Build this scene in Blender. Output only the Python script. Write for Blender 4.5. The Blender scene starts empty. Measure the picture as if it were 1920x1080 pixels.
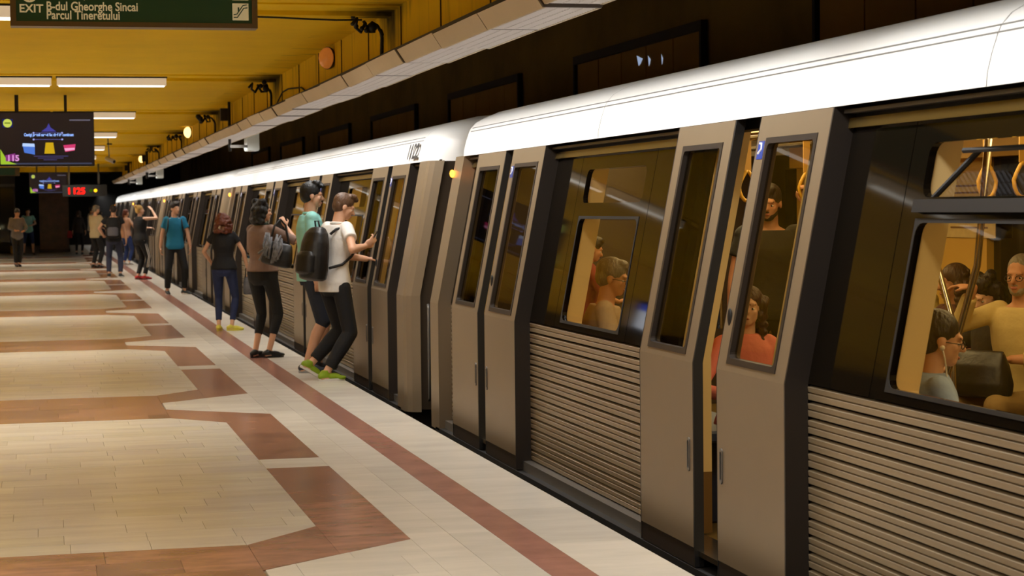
import bpy, bmesh, math, random
from mathutils import Vector, Matrix, Quaternion
R_ = random.Random(7)
D = bpy.data; COL = bpy.context.scene.collection; SC = bpy.context.scene
PI = math.pi
TMP = D.scenes.new('workbench')      # scratch scene where modifiers are baked; removed at the end
# ---------------------------------------------------------------- camera
F_PX, CAMZ = 3650.0, 1.58
VPX, VPY, ROLL = 84.0, 398.0, 0.011
yc = Vector((VPX-960, 540-VPY, -F_PX)).normalized()
p2 = Vector((VPX-960+1000, 540-VPY+1000*ROLL, -F_PX))
zc = p2.cross(yc).normalized()
if zc.y < 0: zc = -zc
xc = yc.cross(zc)
cam = D.cameras.new('camera'); cam.sensor_width = 36; cam.lens = F_PX/1920*36; cam.clip_end = 300
camo = D.objects.new('camera', cam); COL.objects.link(camo)
m3 = Matrix((xc, yc, zc))
camo.matrix_world = Matrix.Translation((0, 0, CAMZ)) @ m3.to_4x4()
SC.camera = camo
cam.dof.use_dof = True; cam.dof.focus_distance = 11; cam.dof.aperture_fstop = 6.5
# ---------------------------------------------------------------- exposure, world, lights
SC.view_settings.view_transform = 'Standard'
try: SC.view_settings.look = 'None'
except Exception: pass
SC.view_settings.exposure = 0.0; SC.view_settings.gamma = 1.0
SC.view_settings.use_curve_mapping = False
W = D.worlds.new('world'); SC.world = W; W.use_nodes = True
W.node_tree.nodes['Background'].inputs[0].default_value = (1, .72, .42, 1)
W.node_tree.nodes['Background'].inputs[1].default_value = 0.045
def area(name, loc, sx, sy, power, col, rot=(0,0,0), spread=180):
    l = D.lights.new(name, 'AREA'); l.shape = 'RECTANGLE'; l.size = sx; l.size_y = sy
    l.energy = power; l.color = col; l.spread = math.radians(spread)
    o = D.objects.new(name, l); o.location = loc; o.rotation_euler = rot; COL.objects.link(o); return o
EDGE_P, CROSS_P, IN_P = 60.0, 90.0, 40.0
for i in range(-1, 13):            # light thrown by the louvred row above the platform edge
    area('edge_row_light', (2.57, 3.7+7.5*i, 2.515), .16, 7.3, EDGE_P, (1, .98, .95), rot=(0, -.45, 0), spread=124)
for k in range(-2, 7):             # light thrown by the tubes across the platform, plus an added fill row
    area('cross_row_and_fill_light', (-.6, 22.45+7.7*k-.0, 2.955), 4.2, .16, CROSS_P, (1, .95, .85), spread=152)
    area('cross_row_and_fill_light', (-5.8, 22.45+7.7*k-.0, 2.955), 5.4, .16, CROSS_P*1.5, (1, .95, .85), spread=152)  # added fill left of view, no tubes there; raises the bounce onto the ceiling
for c in range(2):                 # ceiling lamps inside the two nearest cars
    for j in range(3 if c == 0 else 2):
        area('car_ceiling_light', (4.45, (12.6-4.7*j) if c == 0 else (29-9*j), 2.08), .5, 4.2 if c == 0 else 8, IN_P*(1 if c == 0 else 2), (1, .76, .38))
# ---------------------------------------------------------------- materials
def lin(c):
    return tuple((x/255/12.92 if x/255 <= .04045 else ((x/255+.055)/1.055)**2.4) for x in c)
MATS = {}
def mat(name, col, rough=.5, metal=0., var=0., scale=6., bump=0., bscale=40., emit=0., coat=0., spec=.5, stretch=(1,1,1), srgb=True, attr=False, col2=None):
    if name in MATS: return MATS[name]
    m = D.materials.new(name); m.use_nodes = True; nt = m.node_tree; N = nt.nodes; L = nt.links
    b = N['Principled BSDF']; c = lin(col) if srgb else col
    b.inputs['Base Color'].default_value = (*c, 1); b.inputs['Roughness'].default_value = rough
    b.inputs['Metallic'].default_value = metal; b.inputs['Specular IOR Level'].default_value = spec
    if coat: b.inputs['Coat Weight'].default_value = coat; b.inputs['Coat Roughness'].default_value = .05
    if emit:
        b.inputs['Emission Color'].default_value = (*c, 1); b.inputs['Emission Strength'].default_value = emit
    if var or bump or col2:
        tc = N.new('ShaderNodeNewGeometry'); mp = N.new('ShaderNodeMapping'); mp.inputs['Scale'].default_value = stretch
        L.new(tc.outputs['Position'], mp.inputs['Vector'])
    if var or col2:
        n = N.new('ShaderNodeTexNoise'); n.inputs['Scale'].default_value = scale; n.inputs['Detail'].default_value = 5; n.inputs['Roughness'].default_value = .6
        L.new(mp.outputs[0], n.inputs['Vector'])
        r = N.new('ShaderNodeValToRGB'); r.color_ramp.elements[0].position = .3; r.color_ramp.elements[1].position = .72
        ca = tuple(x*(1-var) for x in c); cb = lin(col2) if col2 else tuple(min(1, x*(1+var)) for x in c)
        r.color_ramp.elements[0].color = (*ca, 1); r.color_ramp.elements[1].color = (*cb, 1)
        L.new(n.outputs[0], r.inputs[0]); out = r.outputs[0]
        if attr:
            at = N.new('ShaderNodeAttribute'); at.attribute_name = 'tone'
            mx = N.new('ShaderNodeMixRGB'); mx.blend_type = 'MULTIPLY'; mx.inputs[0].default_value = 1
            L.new(out, mx.inputs[1]); L.new(at.outputs['Color'], mx.inputs[2]); out = mx.outputs[0]
        L.new(out, b.inputs['Base Color'])
    if bump:
        n2 = N.new('ShaderNodeTexNoise'); n2.inputs['Scale'].default_value = bscale; n2.inputs['Detail'].default_value = 3
        L.new(mp.outputs[0], n2.inputs['Vector'])
        bp = N.new('ShaderNodeBump'); bp.inputs['Strength'].default_value = bump; bp.inputs['Distance'].default_value = .01
        L.new(n2.outputs[0], bp.inputs['Height']); L.new(bp.outputs[0], b.inputs['Normal'])
    MATS[name] = m; return m
def glass(name, tint, refl=.09, rough=.02):
    if name in MATS: return MATS[name]
    m = D.materials.new(name); m.use_nodes = True; nt = m.node_tree; N = nt.nodes; L = nt.links
    for n in list(N): N.remove(n)
    o = N.new('ShaderNodeOutputMaterial'); t = N.new('ShaderNodeBsdfTransparent'); t.inputs[0].default_value = (*tint, 1)
    g = N.new('ShaderNodeBsdfGlossy'); g.inputs['Roughness'].default_value = rough
    f = N.new('ShaderNodeFresnel'); f.inputs[0].default_value = 1.5
    mx = N.new('ShaderNodeMixShader'); mm = N.new('ShaderNodeMath'); mm.operation = 'MULTIPLY'; mm.inputs[1].default_value = refl*4.5; L.new(f.outputs[0], mm.inputs[0]); L.new(mm.outputs[0], mx.inputs[0]); L.new(t.outputs[0], mx.inputs[1]); L.new(g.outputs[0], mx.inputs[2])
    L.new(mx.outputs[0], o.inputs[0]); MATS[name] = m; return m
def emis(name, col, s):
    if name in MATS: return MATS[name]
    m = D.materials.new(name); m.use_nodes = True; N = m.node_tree.nodes; L = m.node_tree.links
    for n in list(N): N.remove(n)
    o = N.new('ShaderNodeOutputMaterial'); e = N.new('ShaderNodeEmission'); e.inputs[0].default_value = (*lin(col), 1); e.inputs[1].default_value = s
    L.new(e.outputs[0], o.inputs[0]); MATS[name] = m; return m
def soot_yellow():
    m = mat('yellow_paint', (232, 192, 10), rough=.75, spec=.15, var=.07, scale=1.2); nt = m.node_tree; N = nt.nodes; L = nt.links
    b = N['Principled BSDF']; src = b.inputs['Base Color'].links[0].from_socket
    g = N.new('ShaderNodeNewGeometry'); sp = N.new('ShaderNodeSeparateXYZ'); L.new(g.outputs['Position'], sp.inputs[0])
    def M(op, a, b2=None, c=None):
        n = N.new('ShaderNodeMath'); n.operation = op
        for i, v in enumerate((a, b2, c)):
            if v is None: continue
            if isinstance(v, (int, float)): n.inputs[i].default_value = v
            else: L.new(v, n.inputs[i])
        return n.outputs[0]
    # soot around each beam end (beams every 7.7 m) close to the fascia
    yy = M('SUBTRACT', sp.outputs[1], 22.45-7.7*10+3.85); fr = M('MODULO', yy, 7.7); dy = M('ABSOLUTE', M('SUBTRACT', fr, 3.85))
    dx = M('ABSOLUTE', M('SUBTRACT', sp.outputs[0], 2.58))
    n1 = N.new('ShaderNodeTexNoise'); n1.inputs['Scale'].default_value = 2.6; n1.inputs['Detail'].default_value = 6
    L.new(g.outputs['Position'], n1.inputs['Vector'])
    d = M('SQRT', M('ADD', M('MULTIPLY', M('MULTIPLY', dx, dx), 2.2), M('MULTIPLY', M('MULTIPLY', dy, dy), .7)))
    mp1 = N.new('ShaderNodeMapping'); mp1.inputs['Scale'].default_value = (1, 3.2, .5); L.new(g.outputs['Position'], mp1.inputs[0])
    n3 = N.new('ShaderNodeTexNoise'); n3.inputs['Scale'].default_value = 3.0; n3.inputs['Detail'].default_value = 7; L.new(mp1.outputs[0], n3.inputs['Vector'])
    dz = M('MULTIPLY', M('MAXIMUM', M('SUBTRACT', 3.08, sp.outputs[2]), 0), 1.5)
    nz = M('ADD', M('MULTIPLY', n1.outputs[0], .9), M('MULTIPLY', n3.outputs[0], .9))
    k = M('SUBTRACT', M('SUBTRACT', nz, .22), M('ADD', d, dz))
    k = M('MULTIPLY', k, 1.5)
    # streaks running down the fascia
    mp = N.new('ShaderNodeMapping'); mp.inputs['Scale'].default_value = (1, 5, .35); L.new(g.outputs['Position'], mp.inputs[0])
    n2 = N.new('ShaderNodeTexNoise'); n2.inputs['Scale'].default_value = 2.2; n2.inputs['Detail'].default_value = 5; L.new(mp.outputs[0], n2.inputs['Vector'])
    st = M('MULTIPLY', M('SUBTRACT', n2.outputs[0], .57), 3.0)
    st = M('MULTIPLY', st, M('GREATER_THAN', sp.outputs[0], 2.3))
    tot = M('MINIMUM', M('ADD', M('MAXIMUM', k, 0), M('MAXIMUM', st, 0)), .93)
    mx = N.new('ShaderNodeMixRGB'); L.new(tot, mx.inputs[0]); L.new(src, mx.inputs[1]); mx.inputs[2].default_value = (.012, .010, .003, 1)
    L.new(mx.outputs[0], b.inputs['Base Color']); return m
YEL = soot_yellow()
CREAM = mat('cream_marble', (212, 205, 190), rough=.2, var=.10, scale=2.2, stretch=(.55, 3, 1), attr=True, spec=.4)
WHITE_M = mat('white_marble', (214, 208, 196), rough=.24, var=.09, scale=2.0, stretch=(.7, 2.4, 1), attr=True, spec=.4)
REDM = mat('red_marble', (160, 114, 90), rough=.20, var=.34, scale=5.0, stretch=(.6, 1.6, 1), attr=True, spec=.4)
REDL = mat('rose_marble', (158, 112, 98), rough=.24, var=.14, scale=4, attr=True, spec=.4)
GROUT = mat('grout', (128, 114, 94), rough=.9)
CONC = mat('dark_concrete', (40, 34, 28), rough=.9, var=.3, scale=2)
TUNNEL = mat('tunnel_wall', (128, 104, 46), rough=.9, var=.35, scale=.6)
TPANEL = mat('tunnel_panel', (156, 118, 52), rough=.75, var=.2, scale=.8)
BODY = mat('champagne_metal', (136, 120, 98), rough=.38, metal=.35, var=.05, scale=1.5, spec=.5)
BODYD = mat('dark_bronze_metal', (52, 45, 40), rough=.45, metal=.3)
SLATM = mat('slat_metal', (158, 142, 116), rough=.42, metal=.35, var=.1, scale=3, stretch=(1, .3, 6))
ROOFM = mat('white_roof_paint', (236, 236, 234), rough=.33, var=.015, scale=.7, spec=.5)
BLACK = mat('black_rubber', (18, 16, 15), rough=.6)
BAND = mat('dark_glass_band', (17, 13, 8), rough=.05, spec=.13)
PANE = glass('tinted_window', (.86, .80, .66)); PANE2 = glass('door_window', (.62, .56, .42))
ICREAM = mat('cream_lining', (214, 186, 128), rough=.45)
IWALL = mat('yellow_lining', (216, 172, 78), rough=.5, var=.05, scale=2)
IFLOOR = mat('tan_car_floor', (120, 98, 52), rough=.4, var=.1, scale=12)
STEEL = mat('brushed_steel', (190, 180, 160), rough=.25, metal=1)
SEATB = mat('blue_seat', (28, 38, 66), rough=.5)
STRAPY = mat('yellow_strap', (226, 176, 60), rough=.35, spec=.6)
GREYM = mat('grey_metal', (120, 116, 110), rough=.4, metal=.6)
LBOX = mat('beige_housing', (206, 190, 160), rough=.5, var=.05, scale=2)
LOUV = emis('glowing_louvre', (218, 210, 206), 1.05)
# ---------------------------------------------------------------- helpers
def link(name, me, m, parent=None):
    o = D.objects.new(name, me); COL.objects.link(o)
    if m is not None:
        for x in (m if isinstance(m, (list, tuple)) else [m]): me.materials.append(x)
    if parent: o.parent = parent
    return o
def obj(name, bm, m, parent=None, smooth=False, recalc=True):
    if recalc: bmesh.ops.recalc_face_normals(bm, faces=bm.faces)
    me = D.meshes.new(name); bm.to_mesh(me); bm.free()
    if smooth:
        for p in me.polygons: p.use_smooth = True
    return link(name, me, m, parent)
def thing(name, label, cat, loc=(0,0,0), rotz=0, group=None):
    o = D.objects.new(name, None); COL.objects.link(o); o.location = loc; o.rotation_euler = (0, 0, rotz)
    o.empty_display_size = .1; o['label'] = label; o['category'] = cat
    if group: o['group'] = group
    return o
def tag(o, label, cat, group=None):
    o['label'] = label; o['category'] = cat
    if group: o['group'] = group
    return o
def struct(o): o['kind'] = 'structure'; return o
def stuff(o): o['kind'] = 'stuff'; return o
def box(bm, a, b, mi=0):
    vs = [bm.verts.new((x, y, z)) for x in (a[0], b[0]) for y in (a[1], b[1]) for z in (a[2], b[2])]
    for f in ((0,1,3,2),(4,6,7,5),(0,4,5,1),(2,3,7,6),(0,2,6,4),(1,5,7,3)):
        fc = bm.faces.new([vs[i] for i in f]); fc.material_index = mi
def BX(name, a, b, m, parent=None, bev=0):
    bm = bmesh.new(); box(bm, a, b)
    if bev: bmesh.ops.bevel(bm, geom=bm.edges[:], offset=bev, segments=2, affect='EDGES')
    return obj(name, bm, m, parent)
def tube(bm, pts, r, seg=8, cap=True):
    pts = [Vector(p) for p in pts]; rings = []
    up = Vector((0, 0, 1)); t0 = (pts[1]-pts[0]).normalized()
    if abs(t0.dot(up)) > .95: up = Vector((1, 0, 0))
    n = t0.cross(up).normalized()
    for i, p in enumerate(pts):
        t = (pts[min(i+1, len(pts)-1)]-pts[max(i-1, 0)]).normalized()
        n = (n - t*n.dot(t)).normalized(); b = t.cross(n)
        rr = r[i] if isinstance(r, (list, tuple)) else r
        rings.append([bm.verts.new(p+(n*math.cos(a)+b*math.sin(a))*rr) for a in [2*PI*k/seg for k in range(seg)]])
    for i in range(len(rings)-1):
        for k in range(seg): bm.faces.new((rings[i][k], rings[i][(k+1)%seg], rings[i+1][(k+1)%seg], rings[i+1][k]))
    if cap: bm.faces.new(rings[0][::-1]); bm.faces.new(rings[-1])
def TB(name, pts, r, m, parent=None, seg=8):
    bm = bmesh.new(); tube(bm, pts, r, seg); return obj(name, bm, m, parent, True)
def ell(bm, c, r, u=16, v=10, rot=None):
    M = rot.to_3x3() if rot else Matrix.Identity(3); c = Vector(c); nv = bm.verts.new; nf = bm.faces.new
    def P(x, y, z): return c+M @ Vector((x*r[0], y*r[1], z*r[2]))
    top, bot = nv(P(0, 0, 1)), nv(P(0, 0, -1)); R = []
    cs = [(math.cos(2*PI*k/u), math.sin(2*PI*k/u)) for k in range(u)]
    for j in range(1, v):
        a = PI*j/v; z, q = math.cos(a), math.sin(a); R.append([nv(P(q*x, q*y, z)) for x, y in cs])
    for k in range(u):
        l = (k+1) % u; nf((top, R[0][k], R[0][l])); nf((bot, R[-1][l], R[-1][k]))
        for j in range(v-2): nf((R[j][k], R[j+1][k], R[j+1][l], R[j][l]))
def prism(bm, pts, z0, z1):
    a = [bm.verts.new((p[0], p[1], z0)) for p in pts]; b = [bm.verts.new((p[0], p[1], z1)) for p in pts]
    n = len(pts); bm.faces.new(b); bm.faces.new(a[::-1])
    for i in range(n): bm.faces.new((a[i], a[(i+1)%n], b[(i+1)%n], b[i]))
def text(body, size, loc, m, parent, name='lettering', rot=(PI/2, 0, 0), ext=.001, align='LEFT', xs=1., spacing=1., bold=0.):
    c = D.curves.new(name, 'FONT'); c.body = body; c.size = size; c.extrude = ext; c.align_x = align; c.space_character = spacing; c.offset = bold
    o = D.objects.new(name, c); TMP.collection.objects.link(o); TMP.view_layers[0].update(); dg = TMP.view_layers[0].depsgraph
    me = D.meshes.new_from_object(o.evaluated_get(dg)); D.objects.remove(o)
    me.transform(Matrix.Diagonal((xs, 1, 1, 1))); me.materials.clear()
    o = link(name, me, m, parent); o.location = loc; o.rotation_euler = rot; return o
def copy_tree(o, parent=None):
    c = o.copy(); COL.objects.link(c)
    if parent: c.parent = parent
    for ch in list(o.children): copy_tree(ch, c)
    return c
def tone(bm, v):
    l = bm.loops.layers.color.get('tone') or bm.loops.layers.color.new('tone')
    return l
def clip(poly, cpoly):
    out = poly; n = len(cpoly)
    ar = sum(cpoly[i][0]*cpoly[(i+1)%n][1]-cpoly[(i+1)%n][0]*cpoly[i][1] for i in range(n))
    sg = 1 if ar > 0 else -1
    for i in range(n):
        a, b = cpoly[i], cpoly[(i+1)%n]; inp = out; out = []
        if not inp: return []
        def d(p): return sg*((b[0]-a[0])*(p[1]-a[1])-(b[1]-a[1])*(p[0]-a[0]))
        for j in range(len(inp)):
            p, q = inp[j], inp[(j+1)%len(inp)]; dp, dq = d(p), d(q)
            if dp >= 0: out.append(p)
            if dp*dq < 0: t = dp/(dp-dq); out.append((p[0]+(q[0]-p[0])*t, p[1]+(q[1]-p[1])*t))
    return out
def parea(p): return abs(sum(p[i][0]*p[(i+1)%len(p)][1]-p[(i+1)%len(p)][0]*p[i][1] for i in range(len(p))))/2
# ---------------------------------------------------------------- the floor
EDGE = 2.665
floor = struct(BX('floor', (-9, -6, -.6), (EDGE-.02, 96, -.006), GROUT))
class Pieces:
    """gathers paving pieces: near ones become objects, the rest one joined 'stuff' part"""
    def __init__(s, name, m, near, limit=290): s.n, s.m, s.near, s.limit, s.count = name, m, near, limit, 0; s.bm = bmesh.new(); s.l = s.bm.loops.layers.color.new('tone'); s.any = False
    def add(s, poly, var=.06, hue=0.):
        if len(poly) < 3 or parea(poly) < .0004: return
        t = 1+R_.uniform(-var, var); w = 1+R_.uniform(-hue, hue); col = (t, t, t*w, 1)
        cy = sum(p[1] for p in poly)/len(poly); cx = sum(p[0] for p in poly)/len(poly)
        vis = cy > 7.4 and cx > -.045*cy-.1
        bm = s.bm
        single = cy < s.near and vis and s.count < s.limit
        if single: bm = bmesh.new(); l = bm.loops.layers.color.new('tone')
        else: l = s.l; s.any = True
        # tiny joint: shrink towards centroid by 1.2 mm
        q = []
        for p in poly:
            dx, dy = cx-p[0], cy-p[1]; q.append((p[0]+math.copysign(min(abs(dx), .0009), dx), p[1]+math.copysign(min(abs(dy), .0009), dy)))
        nf = len(bm.faces); h = R_.uniform(-.0003, .0003)
        prism(bm, q, -.02, h)
        bm.faces.ensure_lookup_table()
        for f in bm.faces[nf:]:
            for lp in f.loops: lp[l] = col
        if single: s.count += 1; obj(s.n, bm, s.m, floor)
    def done(s):
        if s.any: stuff(obj(s.n, s.bm, s.m, floor))
P_ = 7.7; YB0 = 15.94
tiles = Pieces('tile', CREAM, 24.0, 290); red = Pieces('red_slab', REDM, 34, 280); whites = Pieces('white_slab', WHITE_M, 30, 280); rose = Pieces('rose_slab', REDL, 30, 200)
def grid(P, x0, x1, y0, y1, cp, row, l0, l1, var, hue=0.):
    y = y0
    while y < y1-1e-6:
        ye = min(y+row, y1); x = x0-R_.uniform(0, l0)
        while x < x1:
            xe = x+R_.uniform(l0, l1)
            P.add(clip([(x, y), (xe, y), (xe, ye), (x, ye)], cp), var, hue); x = xe
        y = ye
LX = -9.0
for k in range(-2, 8):
    yb = YB0+P_*k
    far = yb > 34
    # cream field between band k and k+1
    a, b = yb, yb+P_
    fld = [(LX, a+.94), (.9, a+.94), (1.285, a+1.385), (1.285, b-1.385), (.9, b-.94), (LX, b-.94)]
    if far: tiles.add(fld, .01)
    else: grid(tiles, LX if k < 1 else LX, 1.3, a+.94, b-.94, fld, .26, .32, .62, .045, .03)
    # red band
    bd = [(LX, yb-.94), (.9, yb-.94), (.9, yb+.94), (LX, yb+.94)]
    if far: red.add(bd, .02)
    else: grid(red, LX, .9, yb-.94, yb+.94, bd, .313, .35, .9, .2, .06)
    for s in (1, -1):
        red.add([(.9, yb), (.92, yb+.27*s), (1.285, yb+s*.562), (1.285, yb+1.385*s), (.9, yb+.94*s)][1:] if 0 else [(.9, yb+.27*s), (1.285, yb+s*.57), (1.285, yb+1.385*s), (.9, yb+.94*s)], .1)
        red.add([(1.285, yb+s*.57), (1.67, yb+.87*s), (1.285, yb+1.385*s)], .08)
        red.add([(1.285, yb+1.385*s), (1.67, yb+.87*s), (1.67, yb+2.2*s), (1.285, yb+2.2*s)], .08)
        red.add([(1.285, yb+2.2*s), (1.67, yb+2.2*s), (1.67, yb+3.63*s), (1.285, yb+3.63*s)], .08)
    whites.add([(1.285, yb+3.63), (1.67, yb+3.63), (1.67, yb+4.07), (1.285, yb+4.07)], .03)
    nt = [(.91, yb-.2), (.93, yb-.27), (1.67, yb-.87), (1.67, yb+.87), (.91, yb+.27)]
    if far: whites.add(nt, .02)
    else: grid(whites, .85, 1.67, yb-.9, yb+.9, nt, .45, .4, .7, .03)
for (x0, x1, P, ln) in ((1.67, 1.875, whites, 1.1), (1.875, 2.08, whites, 1.3), (2.08, 2.275, rose, .7), (2.275, EDGE, whites, .9)):
    y = -6.
    while y < 94:
        L_ = (ln if y < 34 else 12)*R_.uniform(.8, 1.2); ye = min(y+L_, 94)
        P.add([(x0, y), (x1, y), (x1, ye), (x0, ye)], .04); y = ye
for P in (tiles, red, whites, rose): P.done()
struct(BX('trim_1', (EDGE-.10, -6, -.55), (EDGE-.03, 96, -.03), CONC))
# ---------------------------------------------------------------- track side: bed, far wall, ceiling
struct(BX('trim_2', (EDGE-.1, -6, -1.35), (6.9, 110, -1.25), CONC))
wr = struct(BX('wall_right', (6.45, -6, -1.3), (6.8, 110, 4.2), TUNNEL))
for k in range(-1, 7):
    y0 = 18.5+7.7*(k-1)-2.7 if 0 else 10.8+7.7*k
    y1 = y0+4.7
    bm = bmesh.new(); x = 6.44
    box(bm, (x-.07, y0-.06, .2), (x, y1+.06, .3)); box(bm, (x-.07, y0-.06, 3.32), (x, y1+.06, 3.42))
    box(bm, (x-.07, y0-.06, .3), (x, y0, 3.32)); box(bm, (x-.07, y1, .3), (x, y1+.06, 3.32))
    obj('wall_frame', bm, BLACK, wr)
    n = 5
    for j in range(n):
        a = y0+(y1-y0)*j/n
        BX('wall_panel', (x-.03, a+.015, .3), (x, a+(y1-y0)/n-.015, 3.32), TPANEL, wr)
for (y, z, w) in ((20.6, 3.17, .11), (20.25, 3.14, .05), (19.8, 3.12, .03)):
    bm = bmesh.new(); v = [bm.verts.new(p) for p in ((6.405, y-w, z+.02), (6.405, y+w, z+.07), (6.405, y+w*.4, z-.05), (6.405, y-w*.3, z-.03))]; bm.faces.new(v)
    bmesh.ops.solidify(bm, geom=bm.faces[:], thickness=.003)
    obj('pale_fleck', bm, mat('pale_fleck_tone', (190, 200, 215), rough=.6, emit=.25), wr)  # small pale flecks on the panel, with a little emission
struct(BX('ceiling_1' if 0 else 'trim_3', (2.95, -6, 3.95), (6.8, 110, 4.1), TUNNEL))
struct(BX('trim_4', (2.9, -6, 3.10), (2.98, 68.3, 4.0), TUNNEL))
# ---------------------------------------------------------------- ceiling over the platform
CZ = 3.10
ceil = struct(BX('ceiling', (-9, -6, CZ), (2.95, 68.3, CZ+.2), YEL))
fas = BX('fascia_beam', (2.62, -6, 2.70), (2.9, 68.3, CZ), YEL, ceil)
bm = bmesh.new()
y = 14.4-1.5*12
while y < 66: box(bm, (2.612, y-.007, 2.71), (2.62, y+.007, CZ-.005)); y += 1.5
obj('panel_joint', bm, mat('joint_brown', (70, 48, 6), rough=.8), ceil)
for k in range(-2, 6):
    yb = 22.5+7.7*k
    BX('ceiling_rib', (-9, yb+.02, CZ-.045), (2.62, yb+.20, CZ+.01), YEL, ceil)
    BX('ceiling_rib', (-9, yb-.42, CZ-.012), (2.62, yb+.02, CZ+.01), YEL, ceil)
struct(BX('wall_left', (-9.2, -6, -.5), (-9, 110, 4), mat('dim_left_wall', (70, 58, 34), rough=.8, var=.15)))
struct(BX('wall_front', (-9, -6.3, -1.3), (6.8, -6, 4.1), CONC))
DARK = mat('dark_far_wall', (16, 12, 9), rough=.7, var=.3, scale=.7)
struct(BX('wall_back', (-9, 96, -1.3), (6.8, 96.3, 4.2), DARK))
struct(BX('trim_5', (-9, 68.3, 2.95), (3.0, 68.7, 4.1), YEL))
struct(BX('trim_6', (-9, 68.7, 3.4), (3.0, 96, 3.6), DARK))
# granite pillar and dark volumes at the far end
GRAN = mat('brown_granite', (84, 48, 34), rough=.18, var=.35, scale=3.5, spec=.5)
pil = thing('pillar', 'tall polished brown granite pillar at the far end of the platform', 'pillar', (.35, 79.6, 0))
BX('shaft', (-.57, -.4, 0), (.57, .5, 3.4), GRAN, pil, .02)
BX('base', (-.60, -.43, 0), (.60, .53, .12), mat('granite_dark', (52, 30, 22), rough=.25, var=.2), pil)
kio = thing('kiosk', 'dark glazed kiosk wall left of the brown granite pillar', 'kiosk', (-3.0, 80.5, 0))
BX('wall_panel', (-4.5, 0, 0), (1.85, .3, 3.4), mat('kiosk_dark', (24, 26, 25), rough=.3), kio)
for j in range(6): BX('glass_pane', (-4.4+j*1.05, -.05, .4), (-3.45+j*1.05, -.01, 2.6), mat('kiosk_glass', (30, 38, 38), rough=.08, spec=.6), kio)
BX('top_rail', (-4.5, -.1, 2.62), (1.85, 0, 2.72), GREYM, kio)
esc = thing('escalator', 'escalator balustrade rising behind the two men at far left', 'escalator', (-2.25, 76.8, 0))
for dx in (0, .95):
    bm = bmesh.new(); v = [(0, 0), (0, .95), (.5, 1.0), (3.2, 1.0), (3.4, .8), (3.4, 0)]
    a = [bm.verts.new((dx, p[0], p[1])) for p in v]; b = [bm.verts.new((dx+.08, p[0], p[1])) for p in v]
    bm.faces.new(a); bm.faces.new(b[::-1])
    for i in range(6): bm.faces.new((a[i], a[(i+1)%6], b[(i+1)%6], b[i]))
    obj('balustrade', bm, mat('brass_panel', (120, 96, 40), rough=.3, metal=.6), esc)
    TB('handrail', [(dx+.04, -.05, .3), (dx+.04, -.05, .92), (dx+.04, .3, 1.04), (dx+.04, 3.3, 1.04)], .04, BLACK, esc)
bm = bmesh.new(); ell(bm, (.5, -.12, .98), (.07, .05, .07)); obj('lamp', bm, emis('esc_lamp', (255, 244, 190), 2.2), esc, True)
# ---------------------------------------------------------------- cross lamps
def cross_lamp():
    t = thing('ceiling_lamp', '', 'lamp', (0, 0, 0), 0, None)
    bm = bmesh.new()
    pr = [(-.085, .08), (-.07, 0), (.07, 0), (.085, .08)]
    a = [bm.verts.new((-.6, p[0], p[1])) for p in pr]; b = [bm.verts.new((.6, p[0], p[1])) for p in pr]
    bm.faces.new(a); bm.faces.new(b[::-1])
    for i in range(4): bm.faces.new((a[i], a[(i+1)%4], b[(i+1)%4], b[i]))
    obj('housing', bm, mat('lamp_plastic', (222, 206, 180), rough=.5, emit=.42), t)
    BX('diffuser', (-.58, -.06, -.012), (.58, .06, 0), emis('lamp_white', (255, 246, 230), 2.6), t)
    BX('mounting_plate', (-.61, -.09, .08), (.61, .09, .096), BLACK, t)
    return t
proto = cross_lamp(); first = True
names = {-1: 'nearest rib, half hidden by the green sign', 0: 'rib just above the near advert screen', 1: 'third rib', 2: 'fourth rib', 3: 'fifth rib', 4: 'sixth rib', 5: 'last rib above the far screen'}
for k in range(-1, 6):
    for j, x in enumerate((.76, -.50)):
        if k > 2 and j == 1: pass
        t = proto if first else copy_tree(proto); first = False
        z = 2.992
        t.location = (x, 22.36+7.7*k, z)
        t['label'] = 'white tube lamp on %s, %s of its pair' % (names[k], 'right' if j == 0 else 'left')
        t['group'] = 'tube lamps across the yellow ceiling'
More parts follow.
